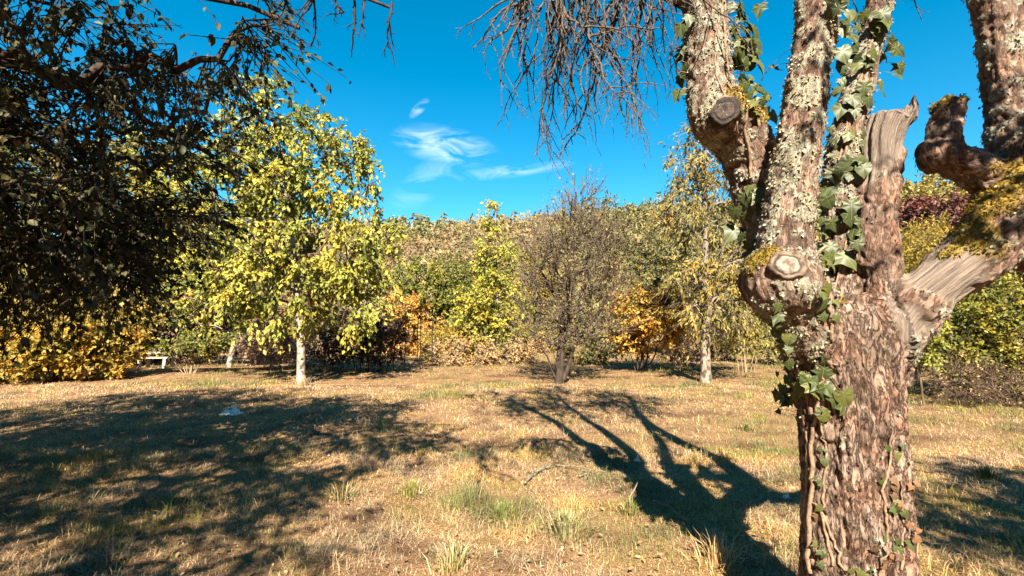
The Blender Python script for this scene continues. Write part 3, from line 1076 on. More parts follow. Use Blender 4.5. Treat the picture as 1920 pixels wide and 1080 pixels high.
def lim(pts, world=()):
    P, R = [], []
    for (px, py, Y, rp) in pts:
        Y *= 1.1
        c = wp(px, py, Y)
        a = math.atan2(c[0], c[1])
        P.append(c)
        R.append(rp / F * Y * (math.cos(a) * .75 + .25 * .9))
    for (x, y, z, r) in world:
        P.append(np.array([x * 1.1, y * 1.1, 1.6 + (z - 1.6) * 1.1]))
        R.append(r * 1.1)
    P, R = np.array(P), np.array(R)
    # Catmull-Rom
    n = len(P)
    tt = np.linspace(0, n - 1, (n - 1) * 8 + 1)
    out, ro = [], []
    for t in tt:
        i = min(int(t), n - 2)
        f = t - i
        p0, p1, p2, p3 = P[max(i - 1, 0)], P[i], P[i + 1], P[min(i + 2, n - 1)]
        out.append(.5 * (2 * p1 + (p2 - p0) * f + (2 * p0 - 5 * p1 + 4 * p2 - p3) * f * f + (3 * p1 - p0 - 3 * p2 + p3) * f ** 3))
        ro.append(R[i] + (R[i + 1] - R[i]) * (f * f * (3 - 2 * f)))
    return np.array(out), np.array(ro)


K = 1.1
LIMBS = [
    ('trunk', *lim([(1616, 1345, 2.05, 165), (1610, 1270, 2.05, 122), (1604, 1080, 2.03, 104), (1598, 900, 2.02, 101), (1590, 780, 2.0, 102), (1583, 690, 2.0, 106), (1576, 620, 2.0, 112), (1572, 560, 2.0, 92)])),
    ('limb', *lim([(1550, 660, 1.98, 78), (1505, 570, 1.93, 64), (1476, 490, 1.9, 54), (1478, 400, 1.9, 47), (1492, 300, 1.9, 43), (1507, 200, 1.9, 40), (1522, 100, 1.9, 39), (1532, 0, 1.9, 40)],
                  [(1.26, 1.95, 3.45, .066), (1.16, 2.05, 4.2, .055), (.95, 2.3, 5.2, .042), (.8, 2.5, 6.2, .022)])),
    ('limb', *lim([(1540, 620, 2.1, 60), (1480, 510, 2.15, 58), (1438, 400, 2.18, 50), (1412, 310, 2.18, 52), (1380, 250, 2.15, 56), (1342, 212, 2.12, 50), (1330, 140, 2.12, 42), (1325, 60, 2.12, 40), (1314, 0, 2.12, 40)],
                  [(.78, 2.14, 3.35, .075), (.6, 2.3, 4.2, .06), (.25, 2.5, 4.9, .045), (-.2, 2.7, 5.6, .022)])),
    ('limb', *lim([(1600, 610, 2.1, 50), (1592, 500, 2.14, 45), (1580, 400, 2.15, 38), (1581, 300, 2.15, 34), (1600, 200, 2.15, 30), (1625, 100, 2.15, 27), (1650, 0, 2.15, 25)],
                  [(1.85, 2.2, 3.7, .045), (2.0, 2.3, 4.6, .036), (2.05, 2.6, 5.6, .02)])),
    ('dead_stub', *lim([(1640, 640, 2.03, 56), (1642, 520, 2.05, 44), (1640, 420, 2.06, 38), (1648, 330, 2.06, 38), (1658, 255, 2.06, 43), (1672, 218, 2.05, 47)])),
    ('limb', *lim([(1630, 680, 1.98, 66), (1690, 596, 1.97, 60), (1750, 540, 1.95, 58), (1830, 478, 1.93, 64), (1893, 400, 1.93, 70), (1912, 310, 1.95, 62), (1903, 200, 1.97, 54), (1884, 100, 1.98, 47), (1866, 0, 1.98, 43)],
                  [(2.03, 2.0, 3.5, .075), (2.0, 2.1, 4.3, .06), (2.1, 2.3, 5.2, .045), (2.3, 2.5, 6.1, .025)])),
    ('broken_stub', *lim([(1895, 360, 1.96, 48), (1830, 318, 1.97, 40), (1778, 296, 1.97, 36), (1768, 262, 1.97, 32), (1776, 225, 1.97, 30), (1780, 192, 1.97, 27)])),
    ('limb', *lim([(1870, 440, 1.93, 60), (1960, 470, 1.92, 60), (2080, 450, 1.9, 50)], [(2.9, 1.6, 2.4, .08), (3.2, 1.0, 3.2, .06), (3.3, .5, 3.9, .03)])),
]
BURLS = [(1350, 226, 2.08, 58), (1462, 526, 1.89, 80), (1700, 214, 2.03, 26), (1755, 292, 1.96, 36), (1668, 700, 2.02, 40), (1676, 830, 2.04, 28), (1470, 560, 1.95, 60), (1890, 420, 1.93, 72)]


def old_tree():
    rng = np.random.default_rng(5)
    root = thing('pollarded_tree', 'old thick-trunked pollarded tree with cut stubs and lichened limbs at the right', 'tree', tuple(LIMBS[0][1][0]))
    b = Buf()
    for nm, P, R in LIMBS:
        T, N1, N2 = frames(P)
        k = 28
        an = np.arange(k) * 2 * math.pi / k
        s = np.arange(len(P)) * .05
        b.tube(P, R, k, cap=True)
    V = np.concatenate(b.V)
    # burls
    ico = Buf()
    for (px, py, Y, rp) in BURLS:
        Y *= K
        c = wp(px, py, Y)
        r = rp / F * Y * .85
        th = np.linspace(0, math.pi, 10)
        b.tube(np.stack([c[0] + 0 * th, c[1] + 0 * th, c[2] - r * np.cos(th)], 1), np.maximum(r * np.sin(th), .002), 16, cap=True)
    # stubs that were sawn off
    cuts = []
    for (px, py, Y, dx, rp, ln) in [(1350, 226, 2.07, (-.25, -1, -.10), 20, .115), (1460, 514, 1.88, (-.30, -1, .16), 22, .125)]:
        Y *= K
        ln *= K
        c = wp(px, py, Y)
        d = nrm(np.array(dx))
        r = rp / F * Y
        b.tube(np.array([c, c + d * ln * .5, c + d * ln]), [r * 1.35, r * 1.15, r], 16, cap=True)
        cuts.append((c + d * (ln + .012), d, r))
    me = b.mesh('raw')
    tmp = bpy.data.objects.new('raw', me)
    COL.objects.link(tmp)
    md = tmp.modifiers.new('r', 'REMESH')
    md.mode = 'VOXEL'
    md.voxel_size = .0098
    md2 = tmp.modifiers.new('s', 'SMOOTH')
    md2.iterations = 9
    md2.factor = .6
    dg = bpy.context.evaluated_depsgraph_get()
    ev = bpy.data.meshes.new_from_object(tmp.evaluated_get(dg))
    bpy.data.objects.remove(tmp)
    nv = len(ev.vertices)
    co = np.empty(nv * 3, np.float32)
    ev.vertices.foreach_get('co', co)
    co = co.reshape(-1, 3).astype(float)
    no = np.empty(nv * 3, np.float32)
    ev.vertex_normals.foreach_get('vector', no)
    no = no.reshape(-1, 3).astype(float)
    fq = np.empty(len(ev.polygons) * 4, np.int32)
    ev.loops.foreach_get('vertex_index', fq)
    fq = fq.reshape(-1, 4)
    # nearest limb, arc length and limb frame for each vertex
    best = np.full(nv, 1e9)
    lid = np.zeros(nv, int)
    q = np.zeros((nv, 3))
    sl_ = np.zeros(nv)
    T_all = np.zeros((nv, 3))
    for li, (nm, P, R) in enumerate(LIMBS):
        T, N1, N2 = frames(P)
        s = np.concatenate([[0], np.cumsum(np.linalg.norm(np.diff(P, axis=0), axis=1))])
        cand = np.where(np.all((co > P.min(0) - R.max() * 1.7) & (co < P.max(0) + R.max() * 1.7), axis=1))[0]
        for a0 in range(0, len(cand), 20000):
            ix = cand[a0:a0 + 20000]
            c = co[ix]
            d2 = (c ** 2).sum(1)[:, None] - 2 * c @ P.T + (P ** 2).sum(1)[None]
            j = np.argmin(d2, 1)
            off = c - P[j]
            dd = np.sqrt((off ** 2).sum(1)) / R[j] + (0.0 if li else -.12)
            al = (off * T[j]).sum(1)
            u, w = (off * N1[j]).sum(1), (off * N2[j]).sum(1)
            ii = np.where(dd < best[ix])[0]
            g = ix[ii]
            best[g] = dd[ii]
            lid[g] = li
            q[g] = np.stack([u, w, s[j] + al], 1)[ii] + li * 7.3
            sl_[g] = (s[j] + al)[ii]
            T_all[g] = T[j][ii]
    names = np.array([l[0] for l in LIMBS])
    # ---- relief
    qs = q * [1, 1, .30]
    warp = np.stack([fbm(q * 9, 3, 40), fbm(q * 9, 3, 50), fbm(q * 9, 3, 60)], 1)
    f1, f2, cid = worley((qs + warp * .04) * 36, 1)
    plate = np.clip((f2 - f1) / .26, 0, 1)
    f1b, f2b, cidb = worley((qs * [1, 1, .6] + warp * .06) * 15, 2)
    big = np.clip((f2b - f1b) / .25, 0, 1)
    fine = fbm(q * 70, 3, 70)
    low = fbm(q * 3.2, 3, 80)
    mid = fbm(q * [14, 14, 6], 4, 90)
    rid = 1 - np.abs(fbm(q * [17, 17, 4.2] + warp * .5, 3, 300)) * 2.6
    rid2 = 1 - np.abs(fbm(q * [40, 40, 13] + warp * .8, 2, 310)) * 2.2
    rid = np.clip(rid, 0, 1)
    rid2 = np.clip(rid2, 0, 1)
    rough = np.where(lid == 0, 1.0, .42)
    rough = np.where((lid == 4) | (lid == 6), .8, rough)
    rough = np.where(lid == 5, .7, rough)
    disp = rough * (.012 * plate ** .55 + .014 * (big - .6) + .007 * cid + .007 * mid) + .004 * fine + .011 * low
    disp = np.where(lid == 0, -.020 * rid ** 2 - .009 * rid2 ** 2 + .006 * mid + .004 * fine + .012 * low + .004 * cid, disp)
    # flutes on the trunk and a split running down its right side
    view = math.atan2(-1.0, -.75)
    tr_ = lid == 0
    pc = np.array([np.interp(co[:, 2], LIMBS[0][1][:, 2], LIMBS[0][1][:, i]) for i in (0, 1)]).T
    wa = np.arctan2(co[:, 1] - pc[:, 1], co[:, 0] - pc[:, 0])
    flute = np.cos(wa * 5 + 1.3 + .8 * np.sin(co[:, 2] * 2)) * .014 + np.cos(wa * 9 + co[:, 2] * 1.2) * .006
    disp += np.where(tr_ & (co[:, 2] < 1.9), flute, 0)
    zc = co[:, 2]
    a_split = -.98 + .16 * np.sin(zc * 4.1) + .08 * np.sin(zc * 11.3)
    for off, wd, dp, z0, z1 in [(0, .11, .055, -.2, 1.62), (-.32, .06, .03, .3, 1.2), (.42, .05, .022, -.2, .9)]:
        dw = np.abs((wa - a_split - off + math.pi) % (2 * math.pi) - math.pi)
        g = np.exp(-(dw / wd) ** 2) * sstep(z0 - .05, z0 + .15, zc) * (1 - sstep(z1 - .2, z1, zc))
        disp -= np.where(tr_, g * dp * (.7 + .5 * vnoise(np.stack([zc * 7, wa, 0 * wa], 1), 3)), 0)
    wood = np.zeros(nv)
    wood = np.maximum(wood, np.where(lid == 4, sstep(-.14, .10, .02 + fbm(q * [7, 7, 2.2], 4, 15) + .5 * sstep(.75, 1.05, sl_)), 0))
    cE = wp(1765, 520, 1.90 * K)
    cE2 = wp(1700, 600, 1.90 * K)
    for c_, r_ in ((cE, .165), (cE2, .125)):
        dE = np.linalg.norm((co - c_) * [1, .8, 1], axis=1)
        wood = np.maximum(wood, np.where((lid == 5) | (lid == 0), 1 - sstep(r_ * .75, r_, dE + .10 * fbm(q * [9, 9, 4], 4, 16)), 0))
    disp = disp * (1 - .85 * wood) - wood * (.012 - .006 * np.sin(q[:, 0] * 170 + 6 * low) - .004 * fbm(q * [60, 60, 5], 2, 7))
    # lichen, mostly on the limbs
    ln = fbm(q * 24, 4, 101)
    lich = sstep(.02, .16, ln + np.where(lid == 1, .12, np.where(lid == 3, .1, np.where(lid == 2, .02, np.where(lid == 5, -.04, -.42)))) + .18 * fbm(q * 5, 2, 111)) * (1 - wood)
    disp += lich * (.004 + .006 * np.abs(fbm(q * 55, 2, 121)))
    moss = np.zeros(nv)
    for (px, py, Y, r) in [(1370, 196, 2.06, .085), (1415, 212, 2.06, .06), (1432, 492, 1.86, .075), (1830, 455, 1.9, .10), (1780, 470, 1.9, .06), (1850, 360, 1.9, .12), (1890, 340, 1.9, .09), (1785, 192, 1.97, .05),
                           (1555, 560, 1.9, .05)]:
        d = np.linalg.norm(co - wp(px, py, Y * K), axis=1) / K + .05 * fbm(q * 16, 3, 131)
        moss = np.maximum(moss, 1 - sstep(r * .7, r * 1.15, d))
    moss *= sstep(-.35, .2, no[:, 2] + .5 * fbm(q * 10, 2, 9))
    disp += moss * (.010 + .007 * fbm(q * 90, 2, 141))
    crack = np.where(lid == 0, np.clip(1 - .75 * rid ** 2 - .35 * rid2 ** 2, 0, 1), np.clip(plate * .6 + big * .4, 0, 1))
    # broken tops: jagged
    jag = (lid == 4) & (sl_ > sl_[lid == 4].max() - .10)
    disp = disp * 1.0
    co2 = co + no * disp[:, None]
    co2[:, 2] += np.where(jag, (.035 * np.sin((co[:, 0] - 1.5) * 40) + .05 * vnoise(co * 45, 4) + (co[:, 0] - wp(1672, 200, 2.05 * K)[0]) * .25) * sstep(0, .08, sl_ - (sl_[lid == 4].max() - .10)), 0)
    att = {'bq': q * [1, 1, .42], 'crack': crack, 'lichen': lich, 'moss': moss, 'wood': wood, 'tint': np.clip(np.where(lid == 0, .5 + .25 * cid, .25 + .5 * cid) + .5 * mid, 0, 1), 'limb': lid / 8.0}
    full = mesh_np('full', co2, [fq])
    vn = np.empty(nv * 3, np.float32)
    full.vertex_normals.foreach_get('vector', vn)
    vn = vn.reshape(-1, 3)
    bvh = BVHTree.FromPolygons(co2.tolist(), fq.tolist())
    bpy.data.meshes.remove(full)
    # split the one skin into trunk, limbs and stubs
    fl = lid[fq]
    fl = np.where(fl[:, 1] == fl[:, 2], fl[:, 1], fl[:, 0])
    for li in range(len(LIMBS)):
        f = fq[fl == li]
        u, inv = np.unique(f, return_inverse=True)
        pm = mesh_np(LIMBS[li][0], co2[u], [inv.reshape(-1, 4)], {k: v[u] for k, v in att.items()})
        pm.normals_split_custom_set_from_vertices(vn[u].tolist())
        o = obj(LIMBS[li][0], pm, M['old_bark'], root)
        if LIMBS[li][0] == 'dead_stub':
            o['label'] = 'weathered bare dead stub with jagged top'
        if LIMBS[li][0] == 'broken_stub':
            o['label'] = 'dark crooked broken stub on the right limb'
    # loose bark scales, lichen frills and moss hairs standing on the skin
    vis = co[:, 2] < 4.2
    nocut = np.ones(nv, bool)
    for c_, d_c, r_c in cuts:
        nocut &= np.linalg.norm(co - c_, axis=1) > r_c * 1.3
    SCALE0 = (np.array([[0, .17, .01], [.3, .22, .02], [.72, .16, .05], [1, .05, .07], [.86, -.14, .06], [.35, -.2, .02], [0, -.12, .01]]), [np.array([[0, 6, 5], [1, 5, 4], [1, 4, 2], [2, 4, 3], [0, 5, 1]])[:, ::-1]])
    SCALE = (np.array([[0, .26, 0], [.35, .38, .05], [.8, .30, .10], [1, .02, .14], [.78, -.3, .12], [.3, -.34, .04], [0, -.2, 0]]), [np.array([[0, 6, 5], [1, 5, 4], [1, 4, 2], [2, 4, 3], [0, 5, 1]])[:, ::-1]])
    for nm, mask, n_, s0, s1, tl, jit, lift, mt in [
            ('bark_scales', (wood < .3) & (moss < .3) & (lid == 0) & (rid < .35) & vis, 1500, .008, .02, SCALE0, .10, -.001, 'scale'),
            ('bark_scales', (wood < .3) & (moss < .3) & (lid != 0) & (lich < .3) & vis, 5000, .006, .018, SCALE0, .2, .0, 'scale'),
            ('lichen', (lich > .5) & vis & nocut, 15000, .004, .015, SCALE, .75, .002, 'lichen_flake'),
            ('moss', (moss > .25) & vis, 16000, .007, .016, TRI, 1.1, .001, 'moss_hair')]:
        ids = np.where(mask)[0]
        ids = rng.choice(ids, min(n_, len(ids)), replace=len(ids) < n_)
        n_ = len(ids)
        d_ = -T_all[ids] + rng.normal(size=(n_, 3)) * (.35 if nm == 'bark_scales' else 1.0)
        nn = vn[ids]
        if nm == 'moss':
            D_ = nn + rng.normal(size=(n_, 3)) * .6
            NN = rv(n_, rng)
        else:
            D_ = nrm(d_ - nn * (d_ * nn).sum(1, keepdims=True)) + nn * rng.uniform(0, jit, (n_, 1))
            NN = nn + rng.normal(size=(n_, 3)) * jit * .6
        v_, f_, a_ = scatter(co2[ids] + nn * lift + rng.normal(size=(n_, 3)) * .003, D_, NN, rng.uniform(s0, s1, n_), tl, np.clip(.15 + .6 * att['tint'][ids] + .18 * rng.normal(size=n_), 0, 1) if nm == 'bark_scales' else rng.random(n_))
        o = obj(nm, mesh_np(nm, v_, f_, a_, False), M[mt], root)
        o['kind'] = 'stuff'
    # sawn faces
    for k, (c, d, r) in enumerate(cuts):
        cb_ = Buf()
        a1 = nrm(np.cross(d, [0, 0, 1]))
        a2 = np.cross(d, a1)
        n_ = 26
        an = np.arange(n_) * 2 * math.pi / n_
        rad = [0, .3, .55, .78, .86, 1.08, 1.28, 1.3]
        hgt = [-.006, -.002, .0, .001, -.006, .009, .0, -.05]
        rr = np.array([[rr_ * r * (1 + .09 * math.sin(2 * a + k * 2) + .05 * math.sin(5 * a + 1) + .03 * math.sin(11 * a)) for a in an] for rr_ in rad])
        Vc = c + rr[..., None] * (np.cos(an)[None, :, None] * a1 + np.sin(an)[None, :, None] * a2) + np.array(hgt)[:, None, None] * d + d * .004
        idx = np.arange(len(rad) * n_).reshape(len(rad), n_)
        q_ = np.stack([idx[:-1], np.roll(idx[:-1], -1, 1), np.roll(idx[1:], -1, 1), idx[1:]], -1).reshape(-1, 4)
        rv_ = np.repeat(np.array(rad), n_)
        pm = mesh_np('cut_face', Vc.reshape(-1, 3), [q_], {'rnd': rv_})
        o = obj('cut_face', pm, M['cut_dark'] if k == 0 else M['cut_pale'], root)
        o['label'] = 'dark hollow sawn branch end' if k == 0 else 'pale sawn branch end'
    return root, bvh


def old_bark_material():
    m = new_mat('old_fissured_bark')
    t = m.node_tree
    L = t.links.new

    def at(n):
        a = N(t, 'ShaderNodeAttribute')
        a.attribute_name = n
        return a.outputs['Fac']

    def mix(f, a, b_, bt='MIX'):
        x = N(t, 'ShaderNodeMix', data_type='RGBA', blend_type=bt)
        if isinstance(f, float):
            x.inputs[0].default_value = f
        else:
            L(f, x.inputs[0])
        for i, v in ((6, a), (7, b_)):
            if isinstance(v, tuple):
                x.inputs[i].default_value = (*v, 1)
            else:
                L(v, x.inputs[i])
        return x.outputs[2]
    out = N(t, 'ShaderNodeOutputMaterial')
    p = N(t, 'ShaderNodeBsdfPrincipled')
    p.inputs['Roughness'].default_value = 0.88
    p.inputs['Specular IOR Level'].default_value = 0.2
    geo = N(t, 'ShaderNodeNewGeometry')
    nz = N(t, 'ShaderNodeTexNoise')
    nz.inputs['Scale'].default_value = 120
    nz.inputs['Detail'].default_value = 6
    nz.inputs['Roughness'].default_value = 0.7
    L(geo.outputs['Position'], nz.inputs['Vector'])
    n2 = N(t, 'ShaderNodeTexNoise')
    n2.inputs['Scale'].default_value = 9
    n2.inputs['Detail'].default_value = 5
    L(geo.outputs['Position'], n2.inputs['Vector'])
    tint = ramp(t, [(.1, (.10, .068, .052)), (.5, (.20, .145, .112)), (.9, (.32, .25, .20))])
    L(at('tint'), tint.inputs[0])
    red = ramp(t, [(.40, (1, 1, 1)), (.68, (1.08, .86, .76))])
    L(n2.outputs[0], red.inputs[0])
    col = mix(1.0, tint.outputs[0], red.outputs[0], 'MULTIPLY')
    cr = ramp(t, [(.0, (.45, .39, .36)), (.4, (1, 1, 1))])
    L(at('crack'), cr.inputs[0])
    col = mix(1.0, col, cr.outputs[0], 'MULTIPLY')
    aq = N(t, 'ShaderNodeAttribute')
    aq.attribute_name = 'bq'
    nq = N(t, 'ShaderNodeTexNoise')
    nq.inputs['Scale'].default_value = 60
    nq.inputs['Detail'].default_value = 5
    nq.inputs['Roughness'].default_value = .7
    L(aq.outputs['Vector'], nq.inputs['Vector'])
    vm = N(t, 'ShaderNodeVectorMath', operation='MULTIPLY_ADD')
    L(nq.outputs['Color'], vm.inputs[0])
    vm.inputs[1].default_value = (.022, .022, .012)
    L(aq.outputs['Vector'], vm.inputs[2])
    ms = N(t, 'ShaderNodeMapping')
    ms.inputs['Scale'].default_value = (1, 1, .55)
    L(vm.outputs[0], ms.inputs[0])
    nv_ = N(t, 'ShaderNodeTexNoise')
    nv_.inputs['Scale'].default_value = 46
    nv_.inputs['Detail'].default_value = 4
    nv_.inputs['Roughness'].default_value = .55
    nv_.inputs['Distortion'].default_value = .9
    L(ms.outputs[0], nv_.inputs['Vector'])
    sb_ = N(t, 'ShaderNodeMath', operation='SUBTRACT')
    L(nv_.outputs[0], sb_.inputs[0])
    sb_.inputs[1].default_value = .5
    vo = N(t, 'ShaderNodeMath', operation='ABSOLUTE')
    L(sb_.outputs[0], vo.inputs[0])
    vr = ramp(t, [(.0, (.07, .05, .045)), (.03, (.6, .56, .53)), (.08, (1, 1, 1))])
    L(vo.outputs[0], vr.inputs[0])
    lowl = N(t, 'ShaderNodeMath', operation='LESS_THAN')
    L(at('limb'), lowl.inputs[0])
    lowl.inputs[1].default_value = .05
    lf_ = N(t, 'ShaderNodeMath', operation='MULTIPLY_ADD')
    L(lowl.outputs[0], lf_.inputs[0])
    lf_.inputs[1].default_value = .55
    lf_.inputs[2].default_value = .4
    col = mix(lf_.outputs[0], col, vr.outputs[0], 'MULTIPLY')
    gr = ramp(t, [(.3, (.55, .5, .47)), (.7, (1.25, 1.22, 1.2))])
    L(nq.outputs[0], gr.inputs[0])
    col = mix(1.0, col, gr.outputs[0], 'MULTIPLY')
    wr = ramp(t, [(.30, (.03, .022, .018)), (.46, (.13, .10, .08)), (.72, (.30, .235, .185))])
    mp = N(t, 'ShaderNodeMapping')
    mp.inputs['Scale'].default_value = (1, 1, .11)
    L(aq.outputs['Vector'], mp.inputs[0])
    n3 = N(t, 'ShaderNodeTexNoise')
    n3.inputs['Scale'].default_value = 85
    n3.inputs['Detail'].default_value = 9
    n3.inputs['Roughness'].default_value = .72
    n3.inputs['Distortion'].default_value = .6
    L(mp.outputs[0], n3.inputs['Vector'])
    L(n3.outputs[0], wr.inputs[0])
    col = mix(at('wood'), col, wr.outputs[0])
    lr = ramp(t, [(.3, (.13, .115, .08)), (.55, (.29, .265, .20)), (.75, (.38, .35, .27))])
    L(nz.outputs[0], lr.inputs[0])
    col = mix(at('lichen'), col, lr.outputs[0])
    mr = ramp(t, [(.3, (.10, .075, .015)), (.6, (.26, .17, .03)), (.8, (.30, .22, .05))])
    L(nz.outputs[0], mr.inputs[0])
    col = mix(at('moss'), col, mr.outputs[0])
    L(col, p.inputs['Base Color'])
    b = N(t, 'ShaderNodeBump')
    b.inputs['Strength'].default_value = 1.0
    b.inputs['Distance'].default_value = 0.009
    hm = N(t, 'ShaderNodeMath', operation='MINIMUM')
    L(vo.outputs[0], hm.inputs[0])
    hm.inputs[1].default_value = .07
    h2 = N(t, 'ShaderNodeMath', operation='MULTIPLY_ADD')
    iw = N(t, 'ShaderNodeMath', operation='MULTIPLY_ADD')
    L(at('wood'), iw.inputs[0])
    iw.inputs[1].default_value = -9.0
    iw.inputs[2].default_value = 9.0
    L(hm.outputs[0], h2.inputs[0])
    L(iw.outputs[0], h2.inputs[1])
    L(nq.outputs[0], h2.inputs[2])
    h3 = N(t, 'ShaderNodeMath', operation='MULTIPLY_ADD')
    L(n3.outputs[0], h3.inputs[0])
    L(at('wood'), h3.inputs[1])
    L(h2.outputs[0], h3.inputs[2])
    L(h3.outputs[0], b.inputs['Height'])
    L(b.outputs[0], p.inputs['Normal'])
    L(p.outputs[0], out.inputs['Surface'])
    return m


def cut_material(name, a, b_):
    m = new_mat(name)
    t = m.node_tree
    L = t.links.new
    out = N(t, 'ShaderNodeOutputMaterial')
    p = N(t, 'ShaderNodeBsdfPrincipled')
    p.inputs['Roughness'].default_value = .85
    at = N(t, 'ShaderNodeAttribute')
    at.attribute_name = 'rnd'
    nz = N(t, 'ShaderNodeTexNoise')
    nz.inputs['Scale'].default_value = 30
    nz.inputs['Detail'].default_value = 5
    m1 = N(t, 'ShaderNodeMath', operation='MULTIPLY_ADD')
    L(nz.outputs[0], m1.inputs[0])
    m1.inputs[1].default_value = .35
    L(at.outputs['Fac'], m1.inputs[2])
    s = N(t, 'ShaderNodeMath', operation='MULTIPLY')
    L(m1.outputs[0], s.inputs[0])
    s.inputs[1].default_value = 46
    sn = N(t, 'ShaderNodeMath', operation='SINE')
    L(s.outputs[0], sn.inputs[0])
    mr = N(t, 'ShaderNodeMapRange')
    mr.inputs[1].default_value = -1
    L(sn.outputs[0], mr.inputs[0])
    mx = N(t, 'ShaderNodeMix', data_type='RGBA')
    L(mr.outputs[0], mx.inputs[0])
    mx.inputs[6].default_value = (*a, 1)
    mx.inputs[7].default_value = (*b_, 1)
    rim = ramp(t, [(.58, (1, 1, 1)), (.66, (.18, .14, .12)), (.72, (.25, .2, .17)), (.82, (.75, .68, .6)), (.98, (.5, .42, .36))])
    dv = N(t, 'ShaderNodeMath', operation='MULTIPLY')
    L(at.outputs['Fac'], dv.inputs[0])
    dv.inputs[1].default_value = .8
    L(dv.outputs[0], rim.inputs[0])
    mm = N(t, 'ShaderNodeMix', data_type='RGBA', blend_type='MULTIPLY')
    mm.inputs[0].default_value = 1
    L(mx.outputs[2], mm.inputs[6])
    L(rim.outputs[0], mm.inputs[7])
    st = ramp(t, [(.38, (.35, .3, .27)), (.6, (1, 1, 1))])
    n5 = N(t, 'ShaderNodeTexNoise')
    n5.inputs['Scale'].default_value = 38
    n5.inputs['Detail'].default_value = 6
    g5 = N(t, 'ShaderNodeNewGeometry')
    L(g5.outputs['Position'], n5.inputs['Vector'])
    L(n5.outputs[0], st.inputs[0])
    m5 = N(t, 'ShaderNodeMix', data_type='RGBA', blend_type='MULTIPLY')
    m5.inputs[0].default_value = 1
    L(mm.outputs[2], m5.inputs[6])
    L(st.outputs[0], m5.inputs[7])
    L(m5.outputs[2], p.inputs['Base Color'])
    b5 = N(t, 'ShaderNodeBump')
    b5.inputs['Strength'].default_value = 1
    b5.inputs['Distance'].default_value = .01
    L(n5.outputs[0], b5.inputs['Height'])
    L(b5.outputs[0], p.inputs['Normal'])
    L(p.outputs[0], out.inputs['Surface'])
    return m


M['old_bark'] = old_bark_material()
M['cut_dark'] = cut_material('dark_sawn_wood', (.03, .02, .014), (.08, .055, .04))
M['cut_pale'] = cut_material('pale_sawn_wood', (.22, .18, .14), (.30, .25, .20))
M['scale'] = leaf_mat('loose_bark_scale', [(.06, .04, .031), (.11, .078, .06), (.17, .128, .1), (.26, .205, .165)], 0, .9, .15)
M['lichen_flake'] = leaf_mat('lichen_flake', [(.11, .098, .07), (.19, .17, .128), (.25, .232, .18), (.33, .305, .245)], 0, .9, .1)
M['moss_hair'] = leaf_mat('moss', [(.09, .07, .015), (.17, .12, .022), (.24, .165, .03), (.2, .17, .04)], .2, .8, .1)
OLD, OLD_BVH = old_tree()


def twig_line(b, p, d, L, r, rng, depth, fall=.9, spur=True):
    """a knobbly hanging twig with side twigs and short spurs"""
    n = max(4, int(L / .045))
    P = [p]
    d = nrm(np.array(d, float))
    for i in range(n):
        d = nrm(d + rng.normal(size=3) * .20 + np.array([0, 0, -fall * .16]))
        P.append(P[-1] + d * L / n)
    P = np.array(P)
    R = np.linspace(r, r * .42, len(P)) * (1 + .25 * rng.random(len(P)))
    b.tube(P, R, 4, rnd=rng.random())
    for i in range(1, len(P)):
        if spur and rng.random() < .75:
            sd = nrm(rv(1, rng)[0] + (P[i] - P[i - 1]) * 8)
            ln = rng.uniform(.012, .04)
            b.rods(P[i:i + 1], P[i:i + 1] + sd * ln * .5, P[i:i + 1] + sd * ln + [0, 0, -.004], R[i] * .7, R[i] * .55)
        if depth > 0 and rng.random() < (.30 if depth > 1 else .2):
            sd = nrm(nrm(rv(1, rng)[0]) * .9 + d + np.array([0, 0, -.3]))
            twig_line(b, P[i], sd, L * rng.uniform(.25, .55) * (1 - .4 * i / len(P)), R[i] * .7, rng, depth - 1, fall, spur)
    return P


def hanging_twigs():
    rng = np.random.default_rng(17)
    # bough above the frame on the left of the old tree
    for nm, ctrl, spec in [
        ('twigs', [(.77, 2.14, 3.3), (.5, 2.2, 3.36), (.25, 2.25, 3.36), (.02, 2.3, 3.3)], 60),
        ('twigs', [(2.08, 2.0, 3.45), (1.9, 2.15, 3.62), (1.75, 2.3, 3.6)], 6)]:
        b = Buf()
        C = np.array(ctrl) * K + [0, 0, 1.6 * (1 - K)]
        tt = np.linspace(0, len(C) - 1, 16)
        P = np.stack([np.interp(tt, np.arange(len(C)), C[:, i]) for i in range(3)], 1) + rng.normal(size=(16, 3)) * .012
        b.tube(P, np.linspace(.03, .012, 16), 7)
        for k in range(spec):
            t = rng.random() * 15
            i = int(t)
            p = P[i] + (P[min(i + 1, 15)] - P[i]) * (t - i)
            px = 960 + F * p[0] / p[1]
            if spec > 10:
                want = np.interp(px, [980, 1010, 1060, 1130, 1180, 1240, 1290], [.45, .7, 1.05, .75, 1.05, .9, .6]) * rng.uniform(.4, 1.05)
            else:
                want = rng.uniform(.3, .62)
            twig_line(b, p + rng.normal(size=3) * [.02, .12, .02], (rng.normal() * .4 - .12, rng.normal() * .4, -.9), want, rng.uniform(.005, .009), rng, 2)
        if spec > 10:
            twig_line(b, P[-1], (-.7, 0, -.35), .32, .007, rng, 2, .7)
            twig_line(b, P[-3], (-.5, 0, -.5), .5, .008, rng, 2, .5)
            twig_line(b, P[-2], (.2, .1, -.9), .75, .007, rng, 2, 1)
        b.build(nm, M['twig_grey'], OLD)


hanging_twigs()


